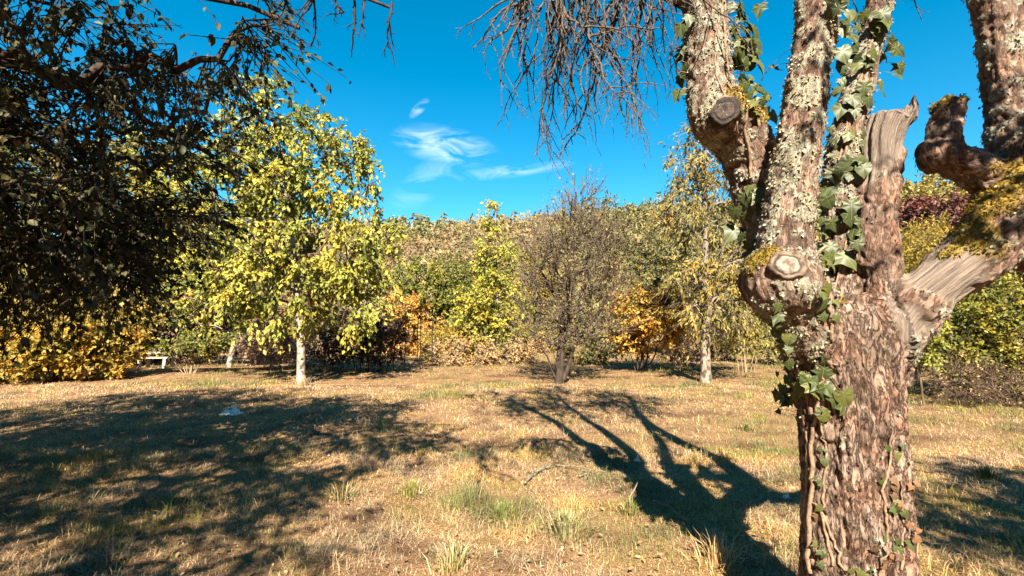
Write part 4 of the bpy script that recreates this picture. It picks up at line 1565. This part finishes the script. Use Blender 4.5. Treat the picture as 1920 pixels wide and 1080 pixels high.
def mossy_tips():
    rng = np.random.default_rng(77)
    b = Buf()
    C = np.array([(-3.6, 1.8, 4.7), (-2.4, 2.6, 4.25), (-1.5, 2.95, 3.9), (-.85, 3.1, 3.82)])
    tt = np.linspace(0, 3, 16)
    P = np.stack([np.interp(tt, np.arange(4), C[:, i]) for i in range(3)], 1) + rng.normal(size=(16, 3)) * .015
    b.tube(P, np.linspace(.03, .010, 16), 6)
    for t, ln in ((9, .45), (10, .5), (11, .42), (11.5, .5), (12.5, .45), (13, .38), (14.4, .3), (15, .42)):
        p = P[int(t)]
        twig_line(b, p + rng.normal(size=3) * .02, (rng.normal() * .3 + .1, rng.normal() * .2, -1), ln, .0085, rng, 2)
    b.build('twigs', M['bark_dark'], OVER)


mossy_tips()


def old_crown():
    """boughs and thin foliage above the frame that throw the shade on the lawn"""
    rng = np.random.default_rng(23)
    b = Buf()
    LP, LD, LN = [], [], []
    for li, blobs, n, lf in [
        (1, [((1.0, 2.8, 6.6), (1.3, 1.2, 1.1)), ((1.1, 2.4, 5.3), (.8, .8, .6))], 60, 4),
        (2, [((-.1, 2.9, 6.0), (1.5, 1.2, .9)), ((.4, 2.7, 5.2), (.8, .8, .5))], 80, 4),
        (3, [((2.2, 2.8, 6.1), (1.0, 1.1, 1.0))], 40, 4),
        (5, [((2.4, 2.8, 6.3), (1.0, 1.0, .9)), ((2.3, 2.5, 5.3), (.6, .6, .5))], 50, 4),
        (7, [((4.0, -1.2, 4.1), (1.2, .9, .5)), ((5.0, -.6, 4.2), (1.0, .9, .6)), ((2.15, -.4, 4.5), (.5, .45, .25)), ((1.1, -.2, 4.5), (.3, .3, .18))], 130, 9)]:  # last two clumps, out of view, are added to shade the stub and left limb
        P, R = LIMBS[li][1], LIMBS[li][2]
        T, O = sample_blobs([(np.array(c), np.array(r)) for c, r in blobs], n, rng)
        tr = P[-16:]
        A, par, ch, tips = skeleton(tr, T, .22, rng, .8, .1, .12)
        rr = np.clip(radii(par, .006) * .7, .006, R[-17])
        for c in ch[1:]:
            r_ = rr[c].copy()
            r_[0] = r_[1]
            b.tube(A[c], r_, 4)
        P0 = np.repeat(A[tips], 6, 0)
        D = nrm(rv(len(P0), rng) + [0, 0, -.2])
        P2 = P0 + D * rng.uniform(.2, .6, (len(P0), 1)) + [0, 0, -.1]
        P2[:, 2] = np.maximum(P2[:, 2], 3.9)
        b.rods(P0, (P0 + P2) / 2, P2, .006, .003)
        t = rng.random((len(P0), lf, 1))
        q = (P0[:, None] * (1 - t) + P2[:, None] * t).reshape(-1, 3)
        LP.append(q)
    LP = np.concatenate(LP)
    n = len(LP)
    b.build('branches', M['bark_dark'], OLD)['kind'] = 'stuff'
    v, fs, at = scatter(LP, rv(n, rng) + [0, 0, -.4], rv(n, rng) * .8 + [0, 0, .8], rng.uniform(.06, .1, n), LEAF4, rng.random(n))
    obj('crown', mesh_np('crown', v, fs, at), LM['over'], OLD)


old_crown()

# ---------------------------------------------------------------- ivy


def ivy_leaf_mesh(k):
    # five-lobed outline round the stalk end, veins as raised folds
    pts = [(0, 0), (-.10, .22), (-.18, .46), (.10, .40), (.30, .62), (.42, .36), (.60, .26), (1.0, 0)]
    if k == 1:
        pts = [(0, 0), (-.06, .20), (-.05, .42), (.18, .34), (.34, .50), (.46, .28), (.66, .18), (1.0, 0)]
    if k == 2:
        pts = [(0, 0), (-.12, .20), (-.12, .40), (.12, .44), (.30, .46), (.52, .36), (.72, .22), (.95, 0)]
    out = pts + [(x, -y) for x, y in pts[-2:0:-1]]
    # finer outline
    fine = []
    for i in range(len(out)):
        x0, y0 = out[i]
        x1, y1 = out[(i + 1) % len(out)]
        bul = .035
        fine += [(x0, y0), ((x0 + x1) / 2 + bul * (y1 - y0), (y0 + y1) / 2 - bul * (x1 - x0))]
    cx = .26
    n = len(fine)
    tip_i = [i for i in range(n) if i % 2 == 0 and i // 2 in (2, 4, 7, 10, 12)]
    V, A = [(cx, 0, 0)], [1.0]
    for sc_ in (.5, 1.0):
        for i, (x, y) in enumerate(fine):
            dx, dy = (x - cx) * sc_, y * sc_
            r = math.hypot(dx, dy)
            da = min(abs(i - t_) for t_ in tip_i) if tip_i else 1
            V.append((cx + dx, dy, -.30 * r * r + .05 * min(da, 2) * r - (.05 if k == 1 else 0) * dx))
            A.append(.6 if sc_ < 1 else .25)
    f3 = np.array([[0, 1 + i, 1 + (i + 1) % n] for i in range(n)])
    f4 = np.array([[1 + i, 1 + n + i, 1 + n + (i + 1) % n, 1 + (i + 1) % n] for i in range(n)])
    return mesh_np('ivy_leaf', np.array(V), [f4, f3], {'rnd': np.array(A)}, True)


def ivy_material(name, base_c, vein):
    m = new_mat(name)
    t = m.node_tree
    L = t.links.new
    out = N(t, 'ShaderNodeOutputMaterial')
    p = N(t, 'ShaderNodeBsdfPrincipled')
    p.inputs['Roughness'].default_value = .5
    p.inputs['Specular IOR Level'].default_value = .4
    tc = N(t, 'ShaderNodeTexCoord')
    sp = N(t, 'ShaderNodeSeparateXYZ')
    L(tc.outputs['Object'], sp.inputs[0])

    def mm(op, a, b=None):
        n = N(t, 'ShaderNodeMath', operation=op)
        for i, v in enumerate((a, b)):
            if v is None:
                continue
            if isinstance(v, (int, float)):
                n.inputs[i].default_value = v
            else:
                L(v, n.inputs[i])
        return n.outputs[0]
    x0 = mm('SUBTRACT', sp.outputs[0], .06)
    an = mm('ARCTAN2', mm('ABSOLUTE', sp.outputs[1]), x0)
    rad = mm('SQRT', mm('ADD', mm('MULTIPLY', x0, x0), mm('MULTIPLY', sp.outputs[1], sp.outputs[1])))
    ve = None
    for a in (0.0, 1.15, 2.1):
        d = mm('MULTIPLY', mm('ABSOLUTE', mm('SUBTRACT', an, a)), rad)
        v = mm('LESS_THAN', d, .018)
        ve = v if ve is None else mm('MAXIMUM', ve, v)
    oi = N(t, 'ShaderNodeObjectInfo')
    rp = ramp(t, [(0, tuple(c * .6 for c in base_c)), (.6, base_c), (1, (base_c[0] * 1.7, base_c[1] * 1.35, base_c[2] * 1.1))])
    L(oi.outputs['Random'], rp.inputs[0])
    mx = N(t, 'ShaderNodeMix', data_type='RGBA')
    L(mm('MULTIPLY', ve, .55), mx.inputs[0])
    L(rp.outputs[0], mx.inputs[6])
    mx.inputs[7].default_value = (*vein, 1)
    L(mx.outputs[2], p.inputs['Base Color'])
    tr = N(t, 'ShaderNodeBsdfTranslucent')
    L(mx.outputs[2], tr.inputs['Color'])
    ms = N(t, 'ShaderNodeMixShader')
    ms.inputs[0].default_value = .2
    L(p.outputs[0], ms.inputs[1])
    L(tr.outputs[0], ms.inputs[2])
    L(ms.outputs[0], out.inputs['Surface'])
    return m


M['ivy'] = ivy_material('ivy_leaf', (.055, .07, .018), (.15, .165, .06))
M['ivy_dry'] = ivy_material('dried_ivy_leaf', (.13, .075, .04), (.2, .13, .07))
M['ivy_stem'] = bark_mat('ivy_stem', (.12, .07, .045), (.34, .24, .16), 40, 1, .5)
IVY = [ivy_leaf_mesh(k) for k in range(3)]
for m_ in IVY:
    m_.materials.append(M['ivy'])
IVYD = [m_.copy() for m_ in IVY]
for m_ in IVYD:
    m_.materials.clear()
    m_.materials.append(M['ivy_dry'])


def on_tree(px, py, fb=2.0):
    d = Vector(nrm(dirpx(px, py)))
    h = OLD_BVH.ray_cast(Vector(CAM), d)
    if h[0] is None:
        return None
    return np.array(h[0]), np.array(h[1])


def ivy(label, leaves, stems, seed, depth=.03):
    """leaves: (px0, px1, py0, py1, count, size lo, size hi, dried share, how far off the bark)"""
    rng = np.random.default_rng(seed)
    # root at the first stem point
    first = None
    lines = []
    for (pts, r) in stems:
        P = []
        for (px, py) in pts:
            h = on_tree(px, py)
            if h is not None:
                P.append(h[0] + h[1] * (r * .6))
        if len(P) > 1:
            P = np.array(P)
            tt = np.linspace(0, len(P) - 1, len(P) * 5)
            Q = np.stack([np.interp(tt, np.arange(len(P)), P[:, i]) for i in range(3)], 1)
            Q += rng.normal(size=Q.shape) * .0035
            Q2 = []
            for p_ in Q:
                l = OLD_BVH.find_nearest(Vector(p_))
                Q2.append(np.array(l[0]) + np.array(l[1]) * r * .7)
            lines.append((np.array(Q2), r))
            if first is None:
                first = lines[0][0][0]
    root = thing('ivy', label, 'ivy', tuple(first), 'ivy on the old tree')
    for Q, r in lines:
        b = Buf()
        b.tube(Q, np.linspace(r, r * .6, len(Q)) * (1 + .2 * rng.random(len(Q))), 6)
        b.build('stem', M['ivy_stem'], root)
    pet = Buf()
    for (x0, x1, y0, y1, n, s0, s1, dry, offd) in leaves:
        k = 0
        tries = 0
        while k < n and tries < n * 6:
            tries += 1
            px, py = rng.uniform(x0, x1), rng.uniform(y0, y1)
            h = on_tree(px, py)
            if h is None:
                # beside the silhouette: hang on the nearest bark
                p = wp(px, py, 2.12 * K)
                l = OLD_BVH.find_nearest(Vector(p))
                if l[0] is None or l[3] > .22:
                    continue
                sp_, nn = np.array(l[0]), np.array(l[1])
                p = sp_ + (p - sp_) * .9
            else:
                sp_, nn = h
                p = sp_ + nn * rng.uniform(.2, 1) * offd
            s = s0 + (s1 - s0) * 1.15 * rng.random() ** 1.3
            s *= K
            d = nrm(np.array([rng.normal() * .6, rng.normal() * .25, -1 + rng.normal() * .35]))
            nl = nrm(nn * .9 + nrm(np.array([-.1, -.8, .5])) * .8 + rng.normal(size=3) * .35)
            y = nrm(np.cross(nl, d))
            z = np.cross(d, y)
            mt = Matrix(((d[0], y[0], z[0], p[0]), (d[1], y[1], z[1], p[1]), (d[2], y[2], z[2], p[2]), (0, 0, 0, 1)))
            o = bpy.data.objects.new('leaf', (IVYD if rng.random() < dry else IVY)[rng.integers(0, 3)])
            COL.objects.link(o)
            o.parent = root
            o.matrix_local = Matrix.Translation(-Vector(root.location)) @ mt @ Matrix.Scale(s, 4)
            pet.rods(np.array([sp_]), np.array([(sp_ + p) / 2 + [0, 0, .01]]), np.array([p + d * s * .05]), .0013, .0011)
            k += 1
    pet.build('leaf_stalks', M['ivy_stem'], root)['kind'] = 'stuff'
    return root


ivy('ivy with large pale leaves on the front left of the old trunk', [
    (1500, 1565, 672, 720, 6, .07, .13, 0, .05), (1520, 1575, 700, 800, 8, .05, .10, 0, .05), (1490, 1530, 690, 760, 6, .05, .09, 0, .04),
    (1452, 1490, 560, 770, 30, .03, .055, 0, .05), (1520, 1550, 790, 1060, 16, .02, .035, .1, .015)],
    [([(1522, 1075), (1520, 980), (1528, 900), (1524, 830), (1530, 760), (1540, 700)], .011),
     ([(1562, 1060), (1540, 960), (1546, 880), (1548, 830), (1538, 790), (1532, 740)], .006),
     ([(1512, 1050), (1514, 940), (1516, 850), (1514, 790)], .008), ([(1590, 1078), (1560, 1010), (1536, 950), (1520, 930)], .006)], 3)
ivy('ivy climbing the fork of the old tree, bright leaves below the limbs', [
    (1522, 1560, 380, 560, 12, .04, .075, 0, .05), (1545, 1600, 300, 400, 10, .05, .085, 0, .06), (1560, 1612, 400, 480, 7, .06, .1, 0, .07), (1530, 1570, 550, 600, 4, .03, .05, 0, .03),
    (1590, 1625, 260, 330, 8, .05, .09, 0, .06)],
    [([(1560, 640), (1552, 580), (1548, 520), (1552, 450), (1560, 380), (1572, 320)], .008), ([(1565, 600), (1572, 520), (1590, 440), (1600, 400)], .005)], 4)
ivy('ivy thick with leaves on the thin limb near the top of the old tree', [
    (1560, 1650, 0, 110, 24, .045, .085, 0, .07), (1570, 1640, 110, 220, 15, .04, .08, 0, .06), (1640, 1690, 20, 160, 12, .05, .085, 0, .08), (1550, 1620, 190, 300, 12, .03, .06, 0, .04)],
    [([(1580, 320), (1592, 240), (1608, 170), (1628, 100), (1648, 20)], .007), ([(1572, 300), (1598, 200), (1618, 130), (1640, 60)], .005)], 5)
ivy('dark ivy hanging along the left limb of the old tree', [
    (1370, 1430, 0, 120, 34, .05, .095, 0, .08), (1380, 1450, 110, 230, 34, .04, .075, 0, .07), (1385, 1440, 340, 480, 10, .06, .10, 0, .06), (1262, 1300, 0, 180, 12, .05, .09, 0, .06)],
    [([(1410, 330), (1400, 260), (1365, 160), (1360, 80), (1350, 10)], .007), ([(1390, 270), (1380, 240), (1340, 130), (1340, 60)], .005)], 6)
ivy('half-dried brownish ivy low on the right edge of the trunk', [
    (1672, 1720, 870, 1050, 18, .02, .04, .5, .03), (1650, 1690, 830, 960, 9, .025, .042, .2, .02), (1590, 1640, 1050, 1080, 3, .03, .045, .1, .02), (1640, 1690, 990, 1075, 10, .025, .04, .4, .02)],
    [([(1650, 1075), (1662, 1000), (1655, 930), (1668, 860), (1672, 800)], .006), ([(1690, 1070), (1694, 980), (1688, 900)], .005)], 8)

# ---------------------------------------------------------------- grass


def patch(x, y):
    p = np.stack([x * .55, y * .55, 0 * x], -1)
    return fbm(p, 4, 200)


def grass_mesh(n, y0, y1, h0, h1, w, rng, segs=2, xspan=1.2, green_bias=0.0):
    Y = y1 * np.sqrt(rng.random(n) * (1 - (y0 / y1) ** 2) + (y0 / y1) ** 2) if y0 > 0 else rng.uniform(y0, y1, n)
    u = rng.uniform(-1, 1, n)
    X = u * (Y * xspan + .6)
    # gather into clumps
    p = np.stack([X * 3.1, Y * 3.1, 0 * X], -1)
    cx, cy = vnoise(p, 210), vnoise(p, 211)
    X = X + cx * .10
    Y = Y + cy * .10
    g = patch(X, Y) + .25 * vnoise(np.stack([X * 2.3, Y * 2.3, 0 * X], -1), 212) + green_bias + .18 * sstep(9, 14, Y) + .16 * sstep(1.5, 4, X) * sstep(4, 7, Y)
    isg = g + rng.normal(size=n) * .22 > .42
    tuft = np.clip(1.5 * vnoise(np.stack([X * 2.2, Y * 2.2, 0 * X], -1), 213) + .9 * vnoise(np.stack([X * 6, Y * 6, 0 * X], -1), 214) + .25, 0, 1.9)
    H = (h0 + (h1 - h0) * rng.random(n) ** 1.6) * (.5 + .75 * tuft) * np.where(isg, 1.15, 1.0)
    lean = np.where(isg, rng.uniform(.3, 1.1, n), rng.uniform(.75, 2.1, n))
    a = rng.random(n) * 6.283
    d = np.stack([np.cos(a), np.sin(a), 0 * a], 1)
    # straw mostly lies over
    up = np.cos(np.clip(lean, 0, 1.5))
    ou = np.sin(np.clip(lean, 0, 1.5))
    B = np.stack([X, Y, gz(X, Y) - .005], 1)
    mid = B + d * (ou * H * .42)[:, None] + np.array([0, 0, 1.0]) * (up * H * .62 + .012)[:, None]
    tip = B + d * (ou * H)[:, None] + np.array([0, 0, 1.0]) * (up * H * .85 + .008)[:, None]
    sd = np.stack([-np.sin(a), np.cos(a), 0 * a], 1) * (w * (.6 + .8 * rng.random(n)))[:, None] * np.maximum(1, Y / 5)[:, None]
    if segs == 2:
        V = np.stack([B - sd, B + sd, mid - sd * .8, mid + sd * .8, tip], 1).reshape(-1, 3)
        i = (np.arange(n) * 5)[:, None]
        fs = [np.array([[0, 1, 3, 2]]) + i, np.array([[2, 3, 4]]) + i]
        k = 5
    else:
        V = np.stack([B - sd, B + sd, tip], 1).reshape(-1, 3)
        i = (np.arange(n) * 3)[:, None]
        fs = [np.array([[0, 1, 2]]) + i]
        k = 3
    tone = np.where(isg, .70 + .28 * rng.random(n), .60 * rng.random(n) ** .7 + .08 * cx)
    return V, fs, np.repeat(np.clip(tone, 0, 1), k)


GRASS = leaf_mat('dry_and_green_grass', [(.20, .115, .066), (.40, .262, .155), (.51, .36, .215), (.54, .395, .245), (.36, .29, .125), (.18, .19, .06), (.13, .15, .042)], .25, .6, .15)


def lawn_grass():
    rng = np.random.default_rng(31)
    Vs, F4, F3, R, n0 = [], [], [], [], 0
    for (n, y0, y1, h0, h1, w, seg) in [(130000, 2.3, 6.2, .04, .13, .0019, 2), (100000, 5.9, 13, .05, .13, .0021, 2), (120000, 12, 27, .06, .16, .0022, 1), (9000, -3, 2.3, .05, .13, .0022, 1)]:
        V, fs, r = grass_mesh(n, y0, y1, h0, h1, w, rng, seg, 1.25 if y0 > 0 else 2.0)
        Vs.append(V)
        for f in fs:
            (F4 if f.shape[1] == 4 else F3).append(f + n0)
        R.append(r)
        n0 += len(V)
    o = obj('lawn_grass', mesh_np('lawn_grass', np.concatenate(Vs), [np.concatenate(F4), np.concatenate(F3)], {'rnd': np.concatenate(R)}, False), GRASS)
    o['kind'] = 'stuff'
    tag(o, 'patchy straw-coloured and green lawn grass', 'grass')


lawn_grass()


def ground_at(px, py):
    d = dirpx(px, py)
    t = -CAM[2] / d[2]
    p = CAM + d * t
    p[2] = g1(p[0], p[1])
    return p


def tuft(px, py, n, h, spread, tone, label, seed, dry=.15):
    rng = np.random.default_rng(seed)
    c = ground_at(px, py)
    a = rng.random(n) * 6.283
    rad = np.abs(rng.normal(size=n)) * spread
    B = c + np.stack([np.cos(a) * rad, np.sin(a) * rad, -.01 + 0 * a], 1)
    a2 = a + rng.normal(size=n) * .7
    d = np.stack([np.cos(a2), np.sin(a2), 0 * a], 1)
    H = h * 1.25 * (.5 + .6 * rng.random(n))
    le = np.clip(.2 + rad / spread * .35 + rng.normal(size=n) * .2, .05, 1.2)
    mid = B + d * (np.sin(le) * H * .4)[:, None] + np.array([0, 0, 1]) * (np.cos(le) * H * .6)[:, None]
    tip = B + d * (np.sin(le) * H * 1.05)[:, None] + np.array([0, 0, 1]) * (np.cos(le) * H * .82)[:, None]
    sd = np.stack([-np.sin(a2), np.cos(a2), 0 * a], 1) * .0042
    V = np.stack([B - sd, B + sd, mid - sd * .8, mid + sd * .8, tip], 1).reshape(-1, 3)
    i = (np.arange(n) * 5)[:, None]
    tn = np.where(rng.random(n) < dry, rng.uniform(.2, .6, n), np.clip(tone + .15 * rng.normal(size=n), .6, 1))
    me = mesh_np('grass_tuft', V - c, [np.array([[0, 1, 3, 2]]) + i, np.array([[2, 3, 4]]) + i], {'rnd': np.repeat(tn, 5)}, False)
    o = obj('grass_tuft', me, GRASS, loc=tuple(c))
    tag(o, label, 'grass tuft', 'grass tufts on the lawn')
    o['kind'] = 'thing'


for k, a in enumerate([
    (945, 972, 190, .17, .07, .95, 'bright green grass tuft in the sun, nearest the middle of the lawn', .05),
    (1060, 1005, 260, .19, .11, .85, 'large grey-green grass tuft in front of the thin vertical shadow', .3),
    (1182, 966, 150, .14, .05, .9, 'small bright grass tuft at the edge of the trunk shadow', .15),
    (772, 930, 200, .17, .07, .85, 'dark green round grass tuft at the right edge of the leafy shade', .1),
    (1548, 1065, 130, .22, .07, .45, 'tall straw tuft close to the left of the old trunk', .75),
    (1365, 862, 120, .13, .09, .85, 'low green tuft right of the branching shadow', .25),
    (845, 1070, 150, .18, .08, .85, 'green tuft at the bottom edge of the picture, left of the middle', .3),
    (1345, 1060, 120, .20, .07, .45, 'straw tuft beside the trunk shadow at the bottom edge', .8),
    (1400, 805, 120, .14, .10, .85, 'broad green tuft left of the old trunk, farther out', .2),
    (640, 940, 120, .16, .08, .8, 'olive tuft in the dappled shade left of the dark round tuft', .3),
    (570, 722, 130, .30, .09, .35, 'dry golden tuft at the foot of the white trunk', .9),
    (1850, 905, 160, .16, .07, .9, 'green tuft on the sunny strip right of the old trunk', .2),
    (448, 772, 18, .28, .02, .3, 'thin dry stalk tuft beside the white plastic', .95),
]):
    tuft(*a[:7], seed=300 + k, dry=a[7])


def litter_leaves():
    rng = np.random.default_rng(41)
    n = 4200
    Y = 2.3 + 20 * rng.random(n) ** 1.7
    X = rng.uniform(-1, 1, n) * (Y * 1.2 + .5)
    P = np.stack([X, Y, gz(X, Y) + rng.uniform(.01, .06, n)], 1)
    a = rng.random(n) * 6.283
    D = np.stack([np.cos(a), np.sin(a), rng.normal(size=n) * .2], 1)
    v, fs, at = scatter(P, D, nrm(rv(n, rng) * .35 + [0, 0, 1]), rng.uniform(.025, .05, n), LEAF6, rng.random(n))
    o = obj('fallen_leaves', mesh_np('fallen_leaves', v, fs, at), leaf_mat('fallen_leaf', [(.13, .07, .04), (.24, .14, .07), (.34, .22, .11), (.40, .31, .2)], .15))
    o['kind'] = 'stuff'
    tag(o, 'brown and tan fallen leaves strewn over the lawn', 'leaves')


litter_leaves()

# fallen twigs
M['dead_twig'] = bark_mat('dead_twig', (.12, .085, .055), (.28, .21, .15), 50, 1, .4)
M['lichen_twig'] = bark_mat('lichened_twig', (.12, .115, .08), (.28, .26, .195), 70, 1, .8)
for k, (pts, r, z, mt, lab) in enumerate([
    ([(1040, 872), (1085, 880), (1135, 898)], .009, .05, 'dead_twig', 'long pale fallen twig lying across the edge of the trunk shadow'),
    ([(1088, 862), (1104, 882)], .009, .10, 'dead_twig', 'short stout twig sticking up beside the long pale twig'),
    ([(1180, 940), (1212, 918)], .006, .16, 'dead_twig', 'thin twig standing up out of the small bright tuft'),
    ([(1000, 892), (1018, 882), (1034, 877)], .014, .03, 'lichen_twig', 'grey-green lichened piece of branch on the sunny grass'),
    ([(985, 912), (1003, 890)], .011, .02, 'lichen_twig', 'pale lichened stick below the lichened piece of branch'),
    ([(1085, 895), (1105, 890), (1100, 905)], .009, .03, 'lichen_twig', 'crooked lichened stick beside the long pale twig'),
    ([(1225, 948), (1262, 972), (1290, 1000)], .006, .05, 'dead_twig', 'curved dry stem at the shadow edge below the small bright tuft'),
    ([(1400, 1060), (1430, 1080)], .006, .06, 'dead_twig', 'straight dry stem at the bottom edge near the old trunk'),
]):
    rng = np.random.default_rng(500 + k)
    P = np.array([ground_at(*p) + [0, 0, .02 + z * i / max(1, len(pts) - 1) + .01] for i, p in enumerate(pts)])
    tt = np.linspace(0, len(P) - 1, 9)
    Q = np.stack([np.interp(tt, np.arange(len(P)), P[:, i]) for i in range(3)], 1) + rng.normal(size=(9, 3)) * .006
    b = Buf()
    b.tube(Q - Q[0], np.linspace(r, r * .45, 9) * (1 + .3 * rng.random(9)), 6, cap=True)
    if mt == 'lichen_twig' or k == 0:
        for i in range(1, 9):
            for s in range(2):
                d = nrm(rv(1, rng)[0] + [0, 0, .5])
                ln = rng.uniform(.015, .06)
                b.rods((Q[i] - Q[0])[None], (Q[i] - Q[0] + d * ln * .5)[None], (Q[i] - Q[0] + d * ln)[None], r * .45, r * .3)
    o = obj('fallen_twig', b.mesh('fallen_twig'), M[mt], loc=tuple(Q[0]))
    tag(o, lab, 'twig', 'fallen twigs on the lawn')

# ---------------------------------------------------------------- white plastic on the lawn


def crumpled(px, py, w, h, seed, label, mat):
    rng = np.random.default_rng(seed)
    c = ground_at(px, py)
    n = 30
    u, v = np.meshgrid(np.linspace(-1, 1, n), np.linspace(-1, 1, n))
    r = np.maximum(np.abs(u), np.abs(v))
    bump = np.exp(-((u - .25) ** 2 / .13 + (v - .1) ** 2 / .3)) * 1.0 + np.exp(-((u + .55) ** 2 / .12 + (v + .1) ** 2 / .3)) * .55 + .9 * np.exp(-((u - .8) ** 2 / .006 + v ** 2 / .03))
    P = np.stack([u * w * .5, v * w * .34, 0 * u], -1).reshape(-1, 3)
    fold = np.abs(fbm(P / w * 5 + seed, 3, 60)) * .34
    dent = -.45 * np.exp(-((u + .5) ** 2 / .03 + (v + .55) ** 2 / .12))
    z = (bump * (1 - r ** 4) + dent).ravel() * h + (fold - .1) * h * .9 + .02
    P[:, 2] = np.maximum(z, .004)
    P[:, :2] += np.stack([fbm(P / w * 4 + 3, 2, 1), fbm(P / w * 4 + 9, 2, 2)], 1) * w * .12
    i = np.arange(n * n).reshape(n, n)
    q = np.stack([i[:-1, :-1], i[:-1, 1:], i[1:, 1:], i[1:, :-1]], -1).reshape(-1, 4)
    o = obj('plastic_scrap', mesh_np('plastic_scrap', P, [q], None, False), mat, loc=tuple(c))
    md = o.modifiers.new('t', 'SOLIDIFY')
    md.thickness = .003
    tag(o, label, 'plastic', 'white scraps lying on the lawn')
    return o


M['plastic'] = plain_mat('white_plastic', (.62, .59, .56), (.80, .77, .74), 8, .35)
crumpled(434, 776, .36, .17, 1, 'crumpled white plastic sheet lying in the leafy shade on the left', M['plastic'])
crumpled(1194, 866, .07, .07, 2, 'tiny white scrap standing in the shadow of the old tree', M['plastic'])
crumpled(1474, 936, .06, .05, 3, 'tiny white scrap close to the left of the old trunk', M['plastic'])

# ---------------------------------------------------------------- white bench
M['white_paint'] = plain_mat('chalky_white_paint', (.30, .28, .25), (.46, .43, .39), 18, .6)
M['grey_board'] = plain_mat('weathered_grey_board', (.16, .14, .12), (.30, .27, .24), 26, .8)
bc = base(296, 17.4)
bench = thing('garden_bench', 'low white garden bench with grey back boards at the edge of the shrubs', 'bench', tuple(bc))
BW = 1.15
for k in range(3):
    b = Buf()
    b.box(bc + [0, -.16 + k * .15, .42], (BW, .135, .035))
    b.build('seat_slat', M['white_paint'], bench, False)
for k in range(2):
    b = Buf()
    b.box(bc + [0, .30 + .03 * k, .57 + .12 * k], (BW, .03, .10))
    b.build('back_slat', M['grey_board'], bench, False)
for s in (-1, 1):
    b = Buf()
    b.box(bc + [s * (BW / 2 - .12), -.17, .20], (.10, .07, .41))
    b.build('leg', M['white_paint'], bench, False)
    b = Buf()
    b.box(bc + [s * (BW / 2 - .12), .24, .20], (.10, .07, .41))
    b.build('leg', M['white_paint'], bench, False)
    b = Buf()
    b.tube(np.array([bc + [s * (BW / 2 - .02), .27, .38], bc + [s * (BW / 2 - .02), .29, .55], bc + [s * (BW / 2 - .02), .325, .78]]), [.022, .022, .02], 6, True)
    b.build('back_post', M['white_paint'], bench)

# ---------------------------------------------------------------- metal arch
M['iron'] = plain_mat('dark_iron', (.02, .018, .016), (.05, .04, .035), 30, .5, .6)
ac = base(786, 16.9)
arch = thing('garden_arch', 'thin dark metal rose arch of two crossing hoops beside the dark shrub', 'arch', tuple(ac))
rw = .27
for (ox, oy) in ((-.165, -.25), (.165, .25)):
    b = Buf()
    th = np.linspace(0, math.pi, 13)
    top = np.stack([ac[0] + ox - rw * np.cos(th), ac[1] + oy + 0 * th, ac[2] + 1.66 + .5 * np.sin(th)], 1)
    P = np.vstack([[ac[0] + ox - rw, ac[1] + oy, ac[2]], [ac[0] + ox - rw, ac[1] + oy, ac[2] + .9], top, [ac[0] + ox + rw, ac[1] + oy, ac[2] + .9], [ac[0] + ox + rw, ac[1] + oy, ac[2]]])
    b.tube(P, .017, 6)
    b.build('hoop', M['iron'], arch)
for s in (-1, 1):
    for z in (.25, .7):
        b = Buf()
        b.tube(np.array([[ac[0] - .165 + s * rw, ac[1] - .25, ac[2] + z], [ac[0] + s * rw, ac[1], ac[2] + z], [ac[0] + .165 + s * rw, ac[1] + .25, ac[2] + z]]), .006, 5)
        b.build('rung', M['iron'], arch)
